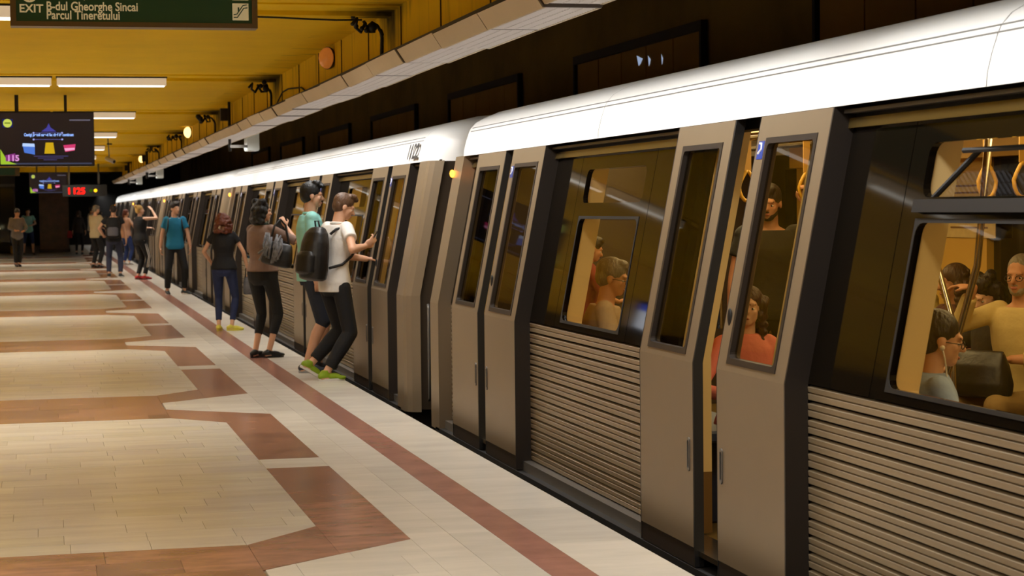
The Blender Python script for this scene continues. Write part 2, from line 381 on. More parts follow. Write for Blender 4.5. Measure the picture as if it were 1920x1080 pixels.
# ---------------------------------------------------------------- louvred light row over the platform edge
def row_light():
    t = thing('light_fixture', '', 'lamp')
    L_ = 1.225
    bm = bmesh.new(); pr = [(-.20, .085), (-.145, 0), (-.15, .012), (.15, .012), (.145, 0), (.20, .085)]
    pr = [(-.21, .09), (-.15, 0), (-.135, .0), (-.135, .012), (.135, .012), (.135, .0), (.15, 0), (.21, .09)]
    a = [bm.verts.new((p[0], 0, p[1])) for p in pr]; b = [bm.verts.new((p[0], L_, p[1])) for p in pr]
    n = len(pr); bm.faces.new(a); bm.faces.new(b[::-1])
    for i in range(n): bm.faces.new((a[i], a[(i+1)%n], b[(i+1)%n], b[i]))
    obj('housing', bm, LBOX, t)
    bm = bmesh.new(); vs = [bm.verts.new(p) for p in ((-.133, .02, .010), (.133, .02, .010), (.133, L_-.02, .010), (-.133, L_-.02, .010))]; bm.faces.new(vs)
    bmesh.ops.solidify(bm, geom=bm.faces[:], thickness=.003)
    obj('diffuser', bm, LOUV, t)
    bm = bmesh.new()
    for i in range(24): y = .04+i*(L_-.08)/23; box(bm, (-.132, y-.0012, .0), (.132, y+.0012, .0085))
    for x in (-.066, 0, .066): box(bm, (x-.0012, .03, .0), (x+.0012, L_-.03, .0085))
    stuff(obj('louvre_grid', bm, mat('louvre_white', (215, 208, 200), rough=.35), t))
    bm = bmesh.new(); pr = [(-.21, .09), (-.15, .002), (.15, .002), (.21, .09)]; k_ = .985
    a = [bm.verts.new((p[0]*k_, -.022, p[1])) for p in pr]; b = [bm.verts.new((p[0]*k_, 0.0, p[1])) for p in pr]
    bm.faces.new(a); bm.faces.new(b[::-1])
    for i in range(4): bm.faces.new((a[i], a[(i+1) % 4], b[(i+1) % 4], b[i]))
    obj('end_plate', bm, mat('end_plate', (70, 58, 46), rough=.6), t)
    return t
pf = row_light()
nfix = 0
for i in range(52):
    y = 5.6+1.25*i
    t = pf if i == 0 else copy_tree(pf)
    tilt = R_.uniform(-.006, .006)
    t.location = (2.55+R_.uniform(-.012, .012), y, 2.565+R_.uniform(-.006, .008)); t.rotation_euler = (tilt, 0, R_.uniform(-.006, .006))
    od = ('strip light cut by the top edge of the photo', 'second strip light down from the top edge, its end tilted', 'third strip light from the top edge, beside a wide gap', 'fourth strip light from the top edge, after the wide gap', 'fifth strip light, to the right of the amber dome lamp', 'sixth strip light, just below the amber dome lamp')
    t['label'] = od[i-3] if 3 <= i < 9 else 'beige louvred strip light hung end to end above the platform edge'; t['group'] = 'strip lights above the platform edge'
cr = BX('mounting_rail', (2.40, -4, 2.672), (2.66, 68, 2.70), BLACK, ceil)
# bulkhead lamps on the fascia
GLOW = emis('sodium_glow', (255, 205, 120), 3.2); GLOWD = mat('amber_lens', (200, 120, 50), rough=.2, emit=.35)
for (y, z, on, lb) in ((17.9, 2.97, 0, 'unlit amber dome lamp on the yellow fascia, nearest of its row'), (35.8, 3.0, 1, 'glowing dome lamp on the fascia under a dark box, second along'), (53.3, 2.98, 1, 'glowing dome lamp on the fascia, farthest of its row')):
    t = thing('dome_lamp', lb, 'lamp', (2.61, y, z), 0, 'dome lamps along the yellow fascia')
    bm = bmesh.new(); ell(bm, (-.05, 0, 0), (.085, .105, .105)); 
    bmesh.ops.bisect_plane(bm, geom=bm.verts[:]+bm.edges[:]+bm.faces[:], plane_co=(-.055, 0, 0), plane_no=(-.86, -.5, 0), clear_outer=True)
    obj('housing', bm, mat('lamp_brown', (56, 38, 18), rough=.4), t, True)
    bm = bmesh.new(); ell(bm, (-.05, 0, 0), (.082, .10, .10))
    bmesh.ops.bisect_plane(bm, geom=bm.verts[:]+bm.edges[:]+bm.faces[:], plane_co=(-.055, 0, 0), plane_no=(-.86, -.5, 0), clear_inner=True)
    obj('lens', bm, GLOW if on else GLOWD, t, True)
    if on: BX('junction_box', (-.10, -.09, .12), (.0, .09, .30-.22*(y > 50)), BLACK, t)
# cables
def cable(pts, r, lb, grp=None):
    return tag(TB('cable', pts, r, BLACK, None, 6), lb, 'cable', grp)
cable([(x, 14.88+.01*math.sin(x*3), 3.035+.008*math.sin(x*5)) for x in [-1+.2*i for i in range(18)]], .008, 'thin black cable along the nearest ceiling rib to the fascia')
for k in range(0, 5):
    yb = 14.9+7.7*k; z = 2.98; pts = []
    for i in range(12): pts.append((2.30+.30*i/11+.02*math.sin(i*2.1), yb-.15+.35*i/11, z+.05*math.sin(i*1.7)))
    pts += [(2.60, yb+.25, z-.06), (2.605, yb+.3, z-.16), (2.605, yb+.32, z-.27)]
    cable(pts, .014, 'tangled black cable on the fascia at the end of the %s rib' % ('nearest', 'second', 'third', 'fourth', 'fifth')[k], 'tangled cables at the beam ends')
    cc = thing('cable_clamp', 'blackened cable clamps where the %s ceiling rib meets the fascia' % ('nearest', 'second', 'third', 'fourth', 'fifth')[k], 'cable clamp', (2.42, yb, 3.02), 0, 'blackened clamps at the beam ends')
    for i in range(5):
        bm = bmesh.new(); ell(bm, (R_.uniform(-.1, .14), R_.uniform(-.12, .12), R_.uniform(-.08, .04)), [R_.uniform(.018, .045)]*3, 8, 6); obj('clamp', bm, BLACK, cc, True)
cable([(2.605, 19.6+i*.55, 2.74+(.16*math.sin(i*.55) if i < 6 else .0)+.02*math.sin(i*2)) for i in range(16)], .008, 'black cable sagging along the fascia foot')
# hanging monitor poles above the edge
for (y, lb, th) in ((27.4, 'nearest of three black poles hung from the fascia with a white box', .035), (50.0, 'second of three poles hung from the fascia with a white box', .06), (61.0, 'farthest of three poles hung from the fascia with a white box', .06)):
    t = thing('hanging_monitor', lb, 'monitor', (2.58, y, 0), 0, 'white boxes hung from poles over the platform edge')
    TB('pole', [(-.05, 0, 2.40), (-.05, 0, 3.09)], th*.6, BLACK, t)
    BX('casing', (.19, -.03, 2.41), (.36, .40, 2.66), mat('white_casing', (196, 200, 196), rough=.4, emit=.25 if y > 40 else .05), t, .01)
    BX('back_box', (-.17, .0, 2.83), (-.07, .10, 3.0), BLACK, t)
    BX('bracket', (-.05, -.02, 2.45), (.20, .02, 2.49), GREYM, t)
t = thing('security_camera', 'white security camera hung from the yellow ceiling far back', 'camera', (1.28, 40, 2.62))
TB('stem', [(0, 0, .05), (-.02, 0, .48)], .012, GREYM, t)
BX('bracket', (-.04, -.03, .30), (.06, .03, .33), BLACK, t)
bm = bmesh.new(); tube(bm, [(-.05, .08, .03), (.09, -.08, -.04)], .045, 12); obj('body', bm, mat('camera_white', (190, 186, 176), rough=.4), t, True)
bm = bmesh.new(); tube(bm, [(.09, -.08, -.04), (.10, -.09, -.045)], .03, 12); obj('lens', bm, BLACK, t, True)
# ---------------------------------------------------------------- signs and screens
GRN = mat('sign_green', (22, 62, 40), rough=.35, emit=.10); SGN = mat('sign_cream', (196, 182, 140), rough=.4, emit=.35); SFR = mat('sign_frame', (104, 88, 66), rough=.4, metal=.3)
Yg = 12.3
t = thing('exit_sign', 'green hanging exit sign with cream street names at top left', 'sign', (-.18, Yg, 2.715))
w = 1.50
BX('panel', (.035, -.012, .03), (w-.03, .10, .62), GRN, t)
bm = bmesh.new(); box(bm, (0, -.03, 0), (w, .12, .03)); box(bm, (0, -.03, .62), (w, .12, .65)); box(bm, (0, -.03, .03), (.035, .12, .62)); box(bm, (w-.035, -.03, .03), (w, .12, .62)); obj('frame', bm, SFR, t)
text('EXIT', .070, (.052, -.014, .085), SGN, t, bold=.0015)
text('B-dul Gheorghe Sincai', .074, (.213, -.014, .100), SGN, t, xs=.83, bold=.0015)
text('Parcul Tineretului', .074, (.213, -.014, .046), SGN, t, xs=.83, bold=.0015)
text(',', .08, (.435, -.014, .170), SGN, t)
bm = bmesh.new(); bmesh.ops.create_cone(bm, cap_ends=True, segments=28, radius1=.05, radius2=.05, depth=.002, matrix=Matrix.Translation((.115, -.014, .195)) @ Matrix.Rotation(PI/2, 4, 'X')); obj('disc', bm, SGN, t)
bm = bmesh.new(); v = [bm.verts.new((.115+a, -.017, .195+b)) for a, b in ((-.012, .05), (.012, .05), (.012, -.012), (.03, -.012), (0, -.04), (-.03, -.012), (-.012, -.012))]; bm.faces.new(v); obj('arrow', bm, GRN, t)
for z in (.05, .175): BX('pictogram_plate', (w-.155, -.016, z), (w-.055, -.012, z+.105), SGN, t)
TB('pictogram_line', [(w-.148, -.02, .068), (w-.125, -.02, .068), (w-.085, -.02, .125), (w-.062, -.02, .128)], .0035, GRN, t, 6)
TB('pictogram_line', [(w-.148, -.02, .084), (w-.128, -.02, .088), (w-.09, -.02, .142), (w-.066, -.02, .146)], .0035, GRN, t, 6)
TB('pictogram_line', [(w-.118, -.02, .105), (w-.118, -.02, .13)], .005, GRN, t, 6)
for x in (.3, 1.2): TB('hanger', [(x, .05, .65), (x, .05, CZ-2.715+.01)], .012, BLACK, t)
s2 = thing('exit_sign', 'small dark green hanging sign at far left above the two men', 'sign', (-2.3, 68, 2.82))
BX('panel', (.03, 0, .02), (1.35, .1, .42), GRN, s2); bm = bmesh.new(); box(bm, (0, -.02, 0), (1.5, .11, .02)); box(bm, (1.35, -.02, .02), (1.5, .11, .42)); obj('frame', bm, SFR, s2)
for x in (.3, 1.2): TB('hanger', [(x, .05, .42), (x, .05, .6)], .012, BLACK, s2)
def screen(loc, lb, w=1.2, rods=(.25, .86), rod_top=.3):
    h = w*.565
    t = thing('advert_screen', lb, 'screen', loc, 0, None)
    BX('casing', (-.012, 0, -.012), (w+.012, .09, h+.012), BLACK, t, .006)
    BX('display', (0, -.006, 0), (w, -.001, h), mat('screen_dark', (34, 28, 34), rough=.25, emit=.35), t)
    y = -.009
    def E_(nm, c, s=1.0): return emis(nm, c, s)
    def poly(nm, pts, m, dy=0):
        bm = bmesh.new(); v = [bm.verts.new((p[0]*w, y-dy, p[1]*h)) for p in pts]; bm.faces.new(v); return obj(nm, bm, m, t, recalc=False)
    def disc(nm, cx, cz, r, m, dy=0):
        return poly(nm, [(cx+r/w*math.cos(a), cz+r/h*math.sin(a)) for a in [2*PI*i/20 for i in range(20)]], m, dy)
    poly('logo_plate', [(.045, .72), (.155, .72), (.155, .88), (.045, .88)], E_('scr_navy', (30, 32, 90)))
    disc('logo_disc', .10, .80, .055, E_('scr_yellow', (205, 215, 90)), .002)
    poly('logo_bar', [(.07, .79), (.13, .79), (.13, .815), (.07, .815)], E_('scr_green', (110, 130, 40)), .004)
    text('115', .105, (.085*w, y-.006, .085*h), E_('scr_pink', (225, 150, 215)), t, ext=.0003, bold=.004)
    poly('green_corner', [(.02, .02), (.19, .02), (.095, .08), (.055, .2), (.02, .31)], E_('scr_lime', (160, 195, 50)))
    poly('pink_corner', [(.075, .075), (.17, .09), (.175, .23), (.07, .19)], E_('scr_purple', (130, 50, 120)), .002)
    text('Castigi premii care-ti fac chef de continuat', .052, (.53*w, y, .555*h), E_('scr_blue', (150, 185, 255), 1.1), t, ext=.0003, align='CENTER', xs=.70, bold=.0022)
    for z in (.615, .49):
        poly('divider', [(.37, z-.003), (.67, z-.003), (.67, z+.003), (.37, z+.003)], E_('scr_lilac', (110, 110, 190)))
        for x in (.37, .67): disc('divider_dot', x, z, .012, E_('scr_lilac2', (160, 165, 230)), .001)
    poly('ornament', [(.45, .64), (.61, .64), (.55, .72), (.53, .80), (.51, .72)], E_('scr_lilac3', (70, 65, 150)), .001)
    poly('blue_pack', [(.27, .24), (.38, .20), (.38, .40), (.25, .41)], E_('scr_pack', (80, 120, 210)))
    poly('blue_pack_top', [(.25, .36), (.38, .35), (.375, .41), (.255, .42)], E_('scr_pack2', (190, 215, 255)), .002)
    poly('yellow_pack', [(.48, .22), (.59, .22), (.575, .43), (.495, .43)], E_('scr_pack3', (205, 165, 25)))
    poly('red_pack', [(.70, .25), (.80, .28), (.81, .40), (.68, .38)], E_('scr_pack4', (210, 60, 110)))
    poly('red_pack_text', [(.70, .27), (.80, .29), (.80, .33), (.69, .32)], E_('scr_pack5', (250, 170, 210)), .002)
    for i, (a, b) in enumerate(((.37, .73), (.41, .68), (.47, .61))): poly('small_print', [(a, .165-i*.035), (b, .165-i*.035), (b, .178-i*.035), (a, .178-i*.035)], E_('scr_print', (70, 65, 110)))
    poly('small_print', [(.75, .85), (.97, .85), (.97, .87), (.75, .87)], E_('scr_print2', (110, 105, 120)))
    poly('light_strip', [(.02, .015), (.98, .015), (.98, .045), (.02, .045)], E_('scr_strip', (62, 64, 82)), -.001)
    for i, x in enumerate(rods): BX('rod', (x-.025-.012*(i == 0), .03, h), (x+.012, .07, h+rod_top), BLACK, t)
    return t
screen((-.565, 26, 2.19), 'large dark advert screen with coloured packs, hung nearest at left', rod_top=.24)
screen((-.47, 66, 2.21), 'smaller-looking far advert screen in front of the granite pillar', rod_top=.24)
ck = thing('digital_clock', 'dark hanging clock showing 11:25 in red digits', 'clock', (.55, 62, 2.06))
BX('casing', (0, 0, 0), (1.35, .15, .36), mat('clock_black', (14, 12, 10), rough=.5), ck)
for x in (.2, 1.1): TB('hanger', [(x, .07, .36), (x, .07, CZ-2.06+.01)], .03, GREYM, ck)
RED = emis('led_red', (255, 24, 16), 3.0)
text('11', .27, (.13, -.01, .08), RED, ck, 'digit', bold=.008, spacing=1.2); text('25', .27, (.42, -.01, .08), RED, ck, 'digit', bold=.008, spacing=1.0)
for (x, c, s) in ((.86, (60, 90, 10), .8), (1.0, (255, 190, 20), 2.4)):
    bm = bmesh.new(); ell(bm, (x, -.01, .18), (.05, .02, .05)); obj('indicator', bm, emis('ind%d' % s, c, s), ck, True)
# ---------------------------------------------------------------- the train
ZB, XW, KX = .85, 2.90, .1972
def sx(z, off=0.): return XW+off+max(0., z-ZB)*KX
def sbox(bm, s0, s1, z0, z1, o0, o1):
    """box that follows the leaning side; s runs towards the camera from the car's far end"""
    zs = [z0]+([ZB] if z0 < ZB < z1 else [])+[z1]
    for a, b in zip(zs[:-1], zs[1:]):
        vs = [bm.verts.new((sx(z, o), -s, z)) for s in (s0, s1) for z in (a, b) for o in (o0, o1)]
        for f in ((0,1,3,2),(4,6,7,5),(0,4,5,1),(2,3,7,6),(0,2,6,4),(1,5,7,3)): bm.faces.new([vs[i] for i in f])
def SB(name, boxes, m, parent):
    bm = bmesh.new()
    for b in boxes: sbox(bm, *b)
    return obj(name, bm, m, parent)
def rrect(s0, s1, z0, z1, r, n=4):
    pts = []
    for cx, cz, a0 in ((s1-r, z1-r, 0), (s0+r, z1-r, PI/2), (s0+r, z0+r, PI), (s1-r, z0+r, 1.5*PI)):
        for i in range(n+1): a = a0+PI/2*i/n; pts.append((cx+r*math.cos(a), cz+r*math.sin(a)))
    return pts
def hole_frame(bm, outer, inner, r, o0, o1, ro=0.):
    """flat frame on the leaning side: outer rectangle, rounded inner hole, with thickness o0..o1"""
    ip = rrect(*inner, r); op = []
    if ro: op = rrect(*outer, ro)
    else:
        for (a, b), k in zip(ip, range(len(ip))):
            q = k//5; op.append({0: (outer[1], outer[3]), 1: (outer[0], outer[3]), 2: (outer[0], outer[2]), 3: (outer[1], outer[2])}[q])
    n = len(ip)
    V = [[bm.verts.new((sx(z, o), -s, z)) for s, z in P] for P, o in ((ip, o0), (op, o0), (ip, o1), (op, o1))]
    for i in range(n):
        j = (i+1) % n
        for a, b in ((0, 1), (2, 3), (0, 2), (1, 3)):
            vs = [V[a][i], V[a][j], V[b][j], V[b][i]]
            if (V[a][i].co-V[a][j].co).length < 1e-6: vs = [V[a][i], V[b][j], V[b][i]]
            if (V[b][i].co-V[b][j].co).length < 1e-6: vs = [V[a][i], V[a][j], V[b][i]]
            if len(set(vs)) < 3: continue
            if (V[a][i].co-V[a][j].co).length < 1e-6 and (V[b][i].co-V[b][j].co).length < 1e-6: continue
            try: bm.faces.new(vs)
            except ValueError: pass
def pane(bm, s0, s1, z0, z1, o, r=.04):
    v = [bm.verts.new((sx(z, o), -s, z)) for s, z in rrect(s0, s1, z0, z1, r)]; bm.faces.new(v)
DOORS = [1.95, 6.62, 11.29, 15.96]; LEN = 17.85; SPAN = .98
SECS = [(.45, 1.95-.60), (1.95+.60, 6.62-.60), (6.62+.60, 11.29-.60), (11.29+.60, 15.96-.60), (15.96+.60, 17.40)]
SLATH = .0685
SLM = {}
def slat_mesh(s0, s1):
    key = round(s1-s0, 3)
    if key in SLM: return SLM[key]
    bm = bmesh.new(); pr = [(.030, 0), (-.003, .007), (-.006, .030), (.008, .0325), (.008, .0355), (-.003, .038), (-.007, .058), (.030, .0660)]
    a = [bm.verts.new((o, 0, z)) for o, z in pr]; b = [bm.verts.new((o, -(s1-s0), z)) for o, z in pr]
    bm.faces.new(a); bm.faces.new(b[::-1])
    for i in range(len(pr)): bm.faces.new((a[i], a[(i+1) % 8], b[(i+1) % 8], b[i]))
    bmesh.ops.recalc_face_normals(bm, faces=bm.faces); me = D.meshes.new('slat'); bm.to_mesh(me); bm.free(); me.materials.append(SLATM)
    SLM[key] = me; return me
def roof_profile(n=1.):
    half = [(0, 1.972), (.004, 2.02), (.022, 2.09), (.045, 2.157), (.058, 2.183), (.098, 2.226), (.16, 2.26), (.28, 2.31), (.5, 2.36), (.85, 2.395), (1.33, 2.41)]
    return half
def make_car(label, detail=True, number=False):
    car = thing('train_car', label, 'train car', (0, 0, 0), 0, 'cars of the train at the platform')
    # roof
    half = roof_profile(); X0 = sx(1.972, 0); CX = 4.45
    sts = [(0, .30, .10), (.03, .22, .06), (.10, .12, .03), (.22, .045, .01), (.42, 0, 0)]
    st = [(s, d, z) for s, d, z in sts]+[(LEN-s, d, z) for s, d, z in reversed(sts)]
    bm = bmesh.new(); rings = []
    for s, d, dz in st:
        pts = []
        for x, z in half: pts.append((x, z))
        row = []
        for x, z in pts: row.append((X0+x, z))
        for x, z in reversed(pts[:-1]): row.append((2*CX-(X0+x)+0, z))
        k = 1-d/(CX-X0)
        rings.append([bm.verts.new((CX+(x-CX)*k, -s, 1.972+(z-1.972)*(1-dz*1.6))) for x, z in row])
    for a, b in zip(rings[:-1], rings[1:]):
        for i in range(len(a)-1): bm.faces.new((a[i], a[i+1], b[i+1], b[i]))
    bm.faces.new(rings[0]); bm.faces.new(rings[-1][::-1])
    ro = obj('roof', bm, ROOFM, car, True)
    md = ro.modifiers.new('e', 'EDGE_SPLIT'); md.split_angle = math.radians(50)
    seam = mat('roof_seam_grey', (120, 120, 118), rough=.6)
    bm = bmesh.new()
    for z, dx in ((2.157, .045), (2.183, .058)): box(bm, (X0+dx-.004, -LEN+.5, z-.0025), (X0+dx+.004, -.5, z+.0025))
    for s in (4.14, 8.92, 13.7, LEN-.45):
        for (x0, z0), (x1, z1) in zip(half[:-2], half[1:-1]):
            v = [bm.verts.new(p) for p in ((X0+x0-.0012, -s-.003, z0), (X0+x0-.0012, -s+.003, z0), (X0+x1-.0012, -s+.003, z1+.001), (X0+x1-.0012, -s-.003, z1+.001))]; bm.faces.new(v)
    obj('roof_seam', bm, seam, ro)
    if number: text('1122', .19, (X0-.016, -(LEN-1.04), 2.01), mat('number_black', (40, 40, 42), rough=.5), car, 'number', rot=(PI/2-.27, 0, -PI/2), xs=1.35, bold=.004)
    # end pillars and end walls
    for s0, s1, e in ((0.0, .45, 0), (17.40, LEN, 1)):
        bm = bmesh.new(); prs = [(XW, s0 if e == 0 else s1), ]
        # plan section of the pillar with a rounded outer corner
        sec = [(0.12, .45), (0, .45), (0, .14), (.015, .08), (.05, .035), (.12, 0.)] if e == 0 else [(0.12, 17.40), (0, 17.40), (0, LEN-.14), (.015, LEN-.08), (.05, LEN-.035), (.12, LEN)]
        zs = (-.12, ZB, 1.975); R = [[bm.verts.new((sx(z)+o, -s, z)) for o, s in sec] for z in zs]
        for a, b in zip(R[:-1], R[1:]):
            for i in range(len(sec)): bm.faces.new((a[i], a[(i+1) % len(sec)], b[(i+1) % len(sec)], b[i]))
        bm.faces.new(R[0]); bm.faces.new(R[-1]); obj('corner_pillar', bm, BODY, car)
        y = -.02 if e == 0 else -LEN+.02
        bm = bmesh.new()
        prf = [(XW+.11, -.1), (XW+.11, ZB), (sx(1.97)+.11, 1.97), (CX*2-sx(1.97)-.11, 1.97), (CX*2-XW-.11, ZB), (CX*2-XW-.11, -.1)]
        a = [bm.verts.new((x, y, z)) for x, z in prf]; b = [bm.verts.new((x, y+(-.05 if e == 0 else .05), z)) for x, z in prf]
        bm.faces.new(a); bm.faces.new(b[::-1])
        for i in range(6): bm.faces.new((a[i], a[(i+1) % 6], b[(i+1) % 6], b[i]))
        obj('end_wall', bm, mat('end_wall_brown', (74, 62, 48), rough=.5, metal=.3), car)
    for sl, off in ((.16, -.012), (.70, .09)):  # the lamp, then its reflection in the dark glass as a second glowing blob
        bm = bmesh.new(); ell(bm, (sx(1.845, off), -sl, 1.845), (.018, .045, .030)); obj('marker_lamp_and_glint', bm, emis('orange_lamp_and_glint', (255, 150, 40), 9.), car, True)
    TB('grab_rail', [(3.08, -LEN-.03, -.02), (3.08, -LEN-.05, .0), (3.08, -LEN-.05, .75), (3.08, -LEN-.03, .78)], .013, GREYM, car)
    BX('underframe', (XW+.06, -LEN+.1, -1.0), (CX*2-XW-.06, -.1, -.12), BLACK, car)
    # side sections
    lower, band, top = [], [], []
    for i, (a, b) in enumerate(SECS):
        w0, w1 = a, b
        lower.append((w0, w1, -.12, ZB, .125, .15))
        SB('sill', [(w0, w1, -.105, -.045, .045, .16)], GREYM, car)
        if detail or i >= 4:
            n = 13
            lp = SB('louvre_panel', [(w0, w1, -.045, ZB, .125, .13)], BLACK, car)
            for j in range(n):
                o = D.objects.new('slat', slat_mesh(w0, w1)); COL.objects.link(o); o.parent = lp; o.location = (XW+.105, -w0, -.043+SLATH*j)
        else:
            bm = bmesh.new(); lp = SB('louvre_panel', [(w0, w1, -.045, ZB, .125, .13)], BLACK, car)
            for j in range(13):
                me = slat_mesh(w0, w1); n0 = len(bm.verts); bm.from_mesh(me)
                for v in list(bm.verts)[n0:]: v.co += Vector((XW+.105, -w0, -.043+SLATH*j))
            stuff(obj('slat', bm, SLATM, lp))
        if 0 < i < 4:
            c = (a+b)/2; bm = bmesh.new(); hw = .60
            hole_frame(bm, (c-.74, c+.74, ZB, 1.555), (c-hw, c+hw, .895, 1.51), .05, .10, .13)
            hole_frame(bm, (c-.74, c+.74, 1.555, 1.93), (c-hw, c+hw, 1.60, 1.80), .05, .10, .13)
            sbox(bm, a, c-.746, ZB, 1.93, .10, .13); sbox(bm, c+.746, b, ZB, 1.93, .10, .13)
            obj('window_band', bm, BAND, car)
            bm = bmesh.new(); hole_frame(bm, (c-hw-.012, c+hw+.012, .883, 1.522), (c-hw+.004, c+hw-.004, .899, 1.506), .05, .097, .10); obj('window_trim', bm, BLACK, car)
            bm = bmesh.new(); pane(bm, c-hw-.01, c+hw+.01, .885, 1.52, .115); obj('window_pane', bm, PANE, car, recalc=False)
            # tilting hopper above
            if detail and i == 2-0 and False: pass
            if detail and i == 2:
                h = thing if 0 else None
                bm = bmesh.new()
                def hp(s, z): t_ = (z-1.565)/.235; return (sx(z, .085+.0*t_)+.02*0, -s, z)
                hb = SB('hopper_rail', [(c-hw-.01, c+hw+.01, 1.545, 1.592, .075, .125)], BLACK, car)
                bm = bmesh.new()
                fr = [((c-hw+.03, 1.59), (c-hw+.22, 1.765)), ((c-hw+.22, 1.765), (c+hw-.22, 1.765)), ((c+hw-.03, 1.59), (c+hw-.22, 1.765))]
                for (p, q) in fr: tube(bm, [(sx(p[1], .13+.0), -p[0], p[1]), (sx(q[1], .19), -q[0], q[1])], .011, 6)
                obj('hopper_frame', bm, BLACK, hb)
                bm = bmesh.new(); v = [bm.verts.new((sx(z, o), -s, z)) for s, z, o in ((c-hw+.03, 1.59, .13), (c+hw-.03, 1.59, .13), (c+hw-.22, 1.765, .19), (c-hw+.22, 1.765, .19))]; bm.faces.new(v)
                obj('hopper_pane', bm, PANE2, hb, recalc=False)
            else:
                bm = bmesh.new(); pane(bm, c-hw-.01, c+hw+.01, 1.59, 1.81, .115); obj('hopper_pane', bm, PANE, car, recalc=False)
            # reveal
            bm = bmesh.new(); hole_frame(bm, (c-hw-.05, c+hw+.05, .85, 1.86), (c-hw-.008, c+hw+.008, .862, 1.83), .02, .132, .235); obj('window_reveal', bm, ICREAM, car)
        else:
            SB('window_band', [(a-.0, b+.0, ZB, 1.93, .10, .13)], BAND, car)
        top += [(a-.3, b+.3, 1.885, 1.925, .075, .10), (a-.3, b+.3, 1.945, 1.96, .045, .10)]
    SB('side_wall', lower, BODYD, car)
    SB('gutter_rail', [t_ for t_ in top if t_[2] > 1.93], GREYM, car); SB('gutter_strip', [t_ for t_ in top if t_[2] < 1.93], mat('ceiling_reflection_amber', (92, 74, 34), rough=.25, metal=.5), car)  # the strip's amber base colour carries the yellow ceiling's reflection
    SB('header', [(0.1, LEN-.1, 1.93, 1.985, .10, .20)], BLACK, car)
    SB('step', [(0.3, LEN-.3, -.14, -.105, .0, .1)], BLACK, car)
    # doors
    for di, dc in enumerate(DOORS):
        for sg in (-1, 1):
            gh = .17 if detail and di == 1 else .115
            m0 = dc+sg*gh; m1 = dc+sg*SPAN; a, b = min(m0, m1), max(m0, m1)
            leaf = SB('door_leaf', [(a, b, -.10+.09, ZB, 0, .05)], BODY, car)
            w0, w1 = a+.13, b-.13
            bm = bmesh.new(); hole_frame(bm, (a, b, ZB, 1.97), (w0, w1, .90, 1.855), .025, 0, .05)
            o = obj('window_surround', bm, BODY, leaf)
            bm = bmesh.new(); hole_frame(bm, (w0-.018, w1+.018, .882, 1.873), (w0+.008, w1-.008, .908, 1.847), .025, -.004, .03); obj('window_trim', bm, BODYD, leaf)
            bm = bmesh.new(); pane(bm, w0, w1, .90, 1.855, .02, .02); obj('window_pane', bm, PANE2, leaf, recalc=False)
            SB('kick_plate', [(a, b, -.10, -.01, .004, .05)], BODYD, leaf)
            e0, e1 = (m0-.012*(sg > 0)*0, m0) if 0 else sorted((m0, m0-sg*.012))
            SB('edge_seal', [(e0, e1, -.10, 1.97, .002, .048)], BLACK, leaf)
            e0, e1 = sorted((m1, m1+sg*.012)); SB('side_trim', [(e0, e1, -.10, 1.97, 0.0, .10)], BODYD, leaf)
            h = m0+sg*.055
            bm = bmesh.new(); hole_frame(bm, (h-.017, h+.017, .34, .50), (h-.010, h+.010, .355, .485), .009, -.006, .0, ro=.016); obj('handle', bm, GREYM, leaf)
            SB('handle_recess', [(h-.010, h+.010, .355, .485, -.001, .0)], BLACK, leaf)
            if sg > 0:
                bm = bmesh.new(); ell(bm, (sx(1.08, -.002), -h+.0, 1.08), (.010, .022, .042)); obj('door_button', bm, BLACK, leaf, True)
                SB('sticker', [(h-.03, h+.04, 1.78, 1.86, -.002, 0)], mat('sticker_blue', (36, 62, 150), rough=.4), leaf)
                bm = bmesh.new(); tube(bm, [(sx(1.805, -.004), -h+.012, 1.805), (sx(1.83, -.004), -h-.018, 1.825), (sx(1.85, -.004), -h-.012, 1.85), (sx(1.85, -.004), -h+.01, 1.85)], .005, 6); obj('sticker_mark', bm, mat('sticker_white', (230, 232, 240), rough=.4, emit=.3), leaf)
        SB('door_sill', [(dc-.60, dc+.60, -.05, -.025, .02, .2)], STEEL, car)
        for q in (dc-.605, dc+.59): SB('door_reveal', [(q, q+.015, .28, 1.95, .09, .24)], ICREAM, car)
        for q in (dc-.605, dc+.59): SB('door_kick', [(q, q+.015, -.02, .28, .09, .24)], mat('kick_brown', (110, 80, 34), rough=.5), car)
    # interior
    XI0, XI1 = XW+.15, 2*CX-XW-.15
    bm = bmesh.new(); box(bm, (XI0, -LEN+.08, -.06), (XI1, -.08, -.03)); obj('car_floor', bm, IFLOOR, car)
    bm = bmesh.new(); box(bm, (XW+.40, -LEN+.6, 2.12), (2*CX-XW-.4, -.6, 2.15)); obj('car_ceiling', bm, IWALL, car)
    bm = bmesh.new()
    for a, b in SECS: box(bm, (XI0+.005, -b, -.03), (XI0+.03, -a, .87))
    for i, (a, b) in enumerate(SECS):
        if 0 < i < 4:
            c = (a+b)/2
            sbox(bm, a, c-.645, .87, 1.95, .20, .235); sbox(bm, c+.645, b, .87, 1.95, .20, .235); sbox(bm, c-.645, c+.645, 1.86, 1.95, .2, .235)
        else: sbox(bm, a, b, .87, 1.95, .20, .235)
    sbox(bm, .6, LEN-.6, 1.95, 2.13, .2, .235)
    obj('inner_wall', bm, IWALL, car)
    # opposite side
    bm = bmesh.new(); box(bm, (XI1, -LEN+.08, -.12), (XI1+.1, -.08, .88)); box(bm, (XI1-.15, -LEN+.6, 1.86), (XI1-.03, -.6, 2.12))
    pts = [.08]
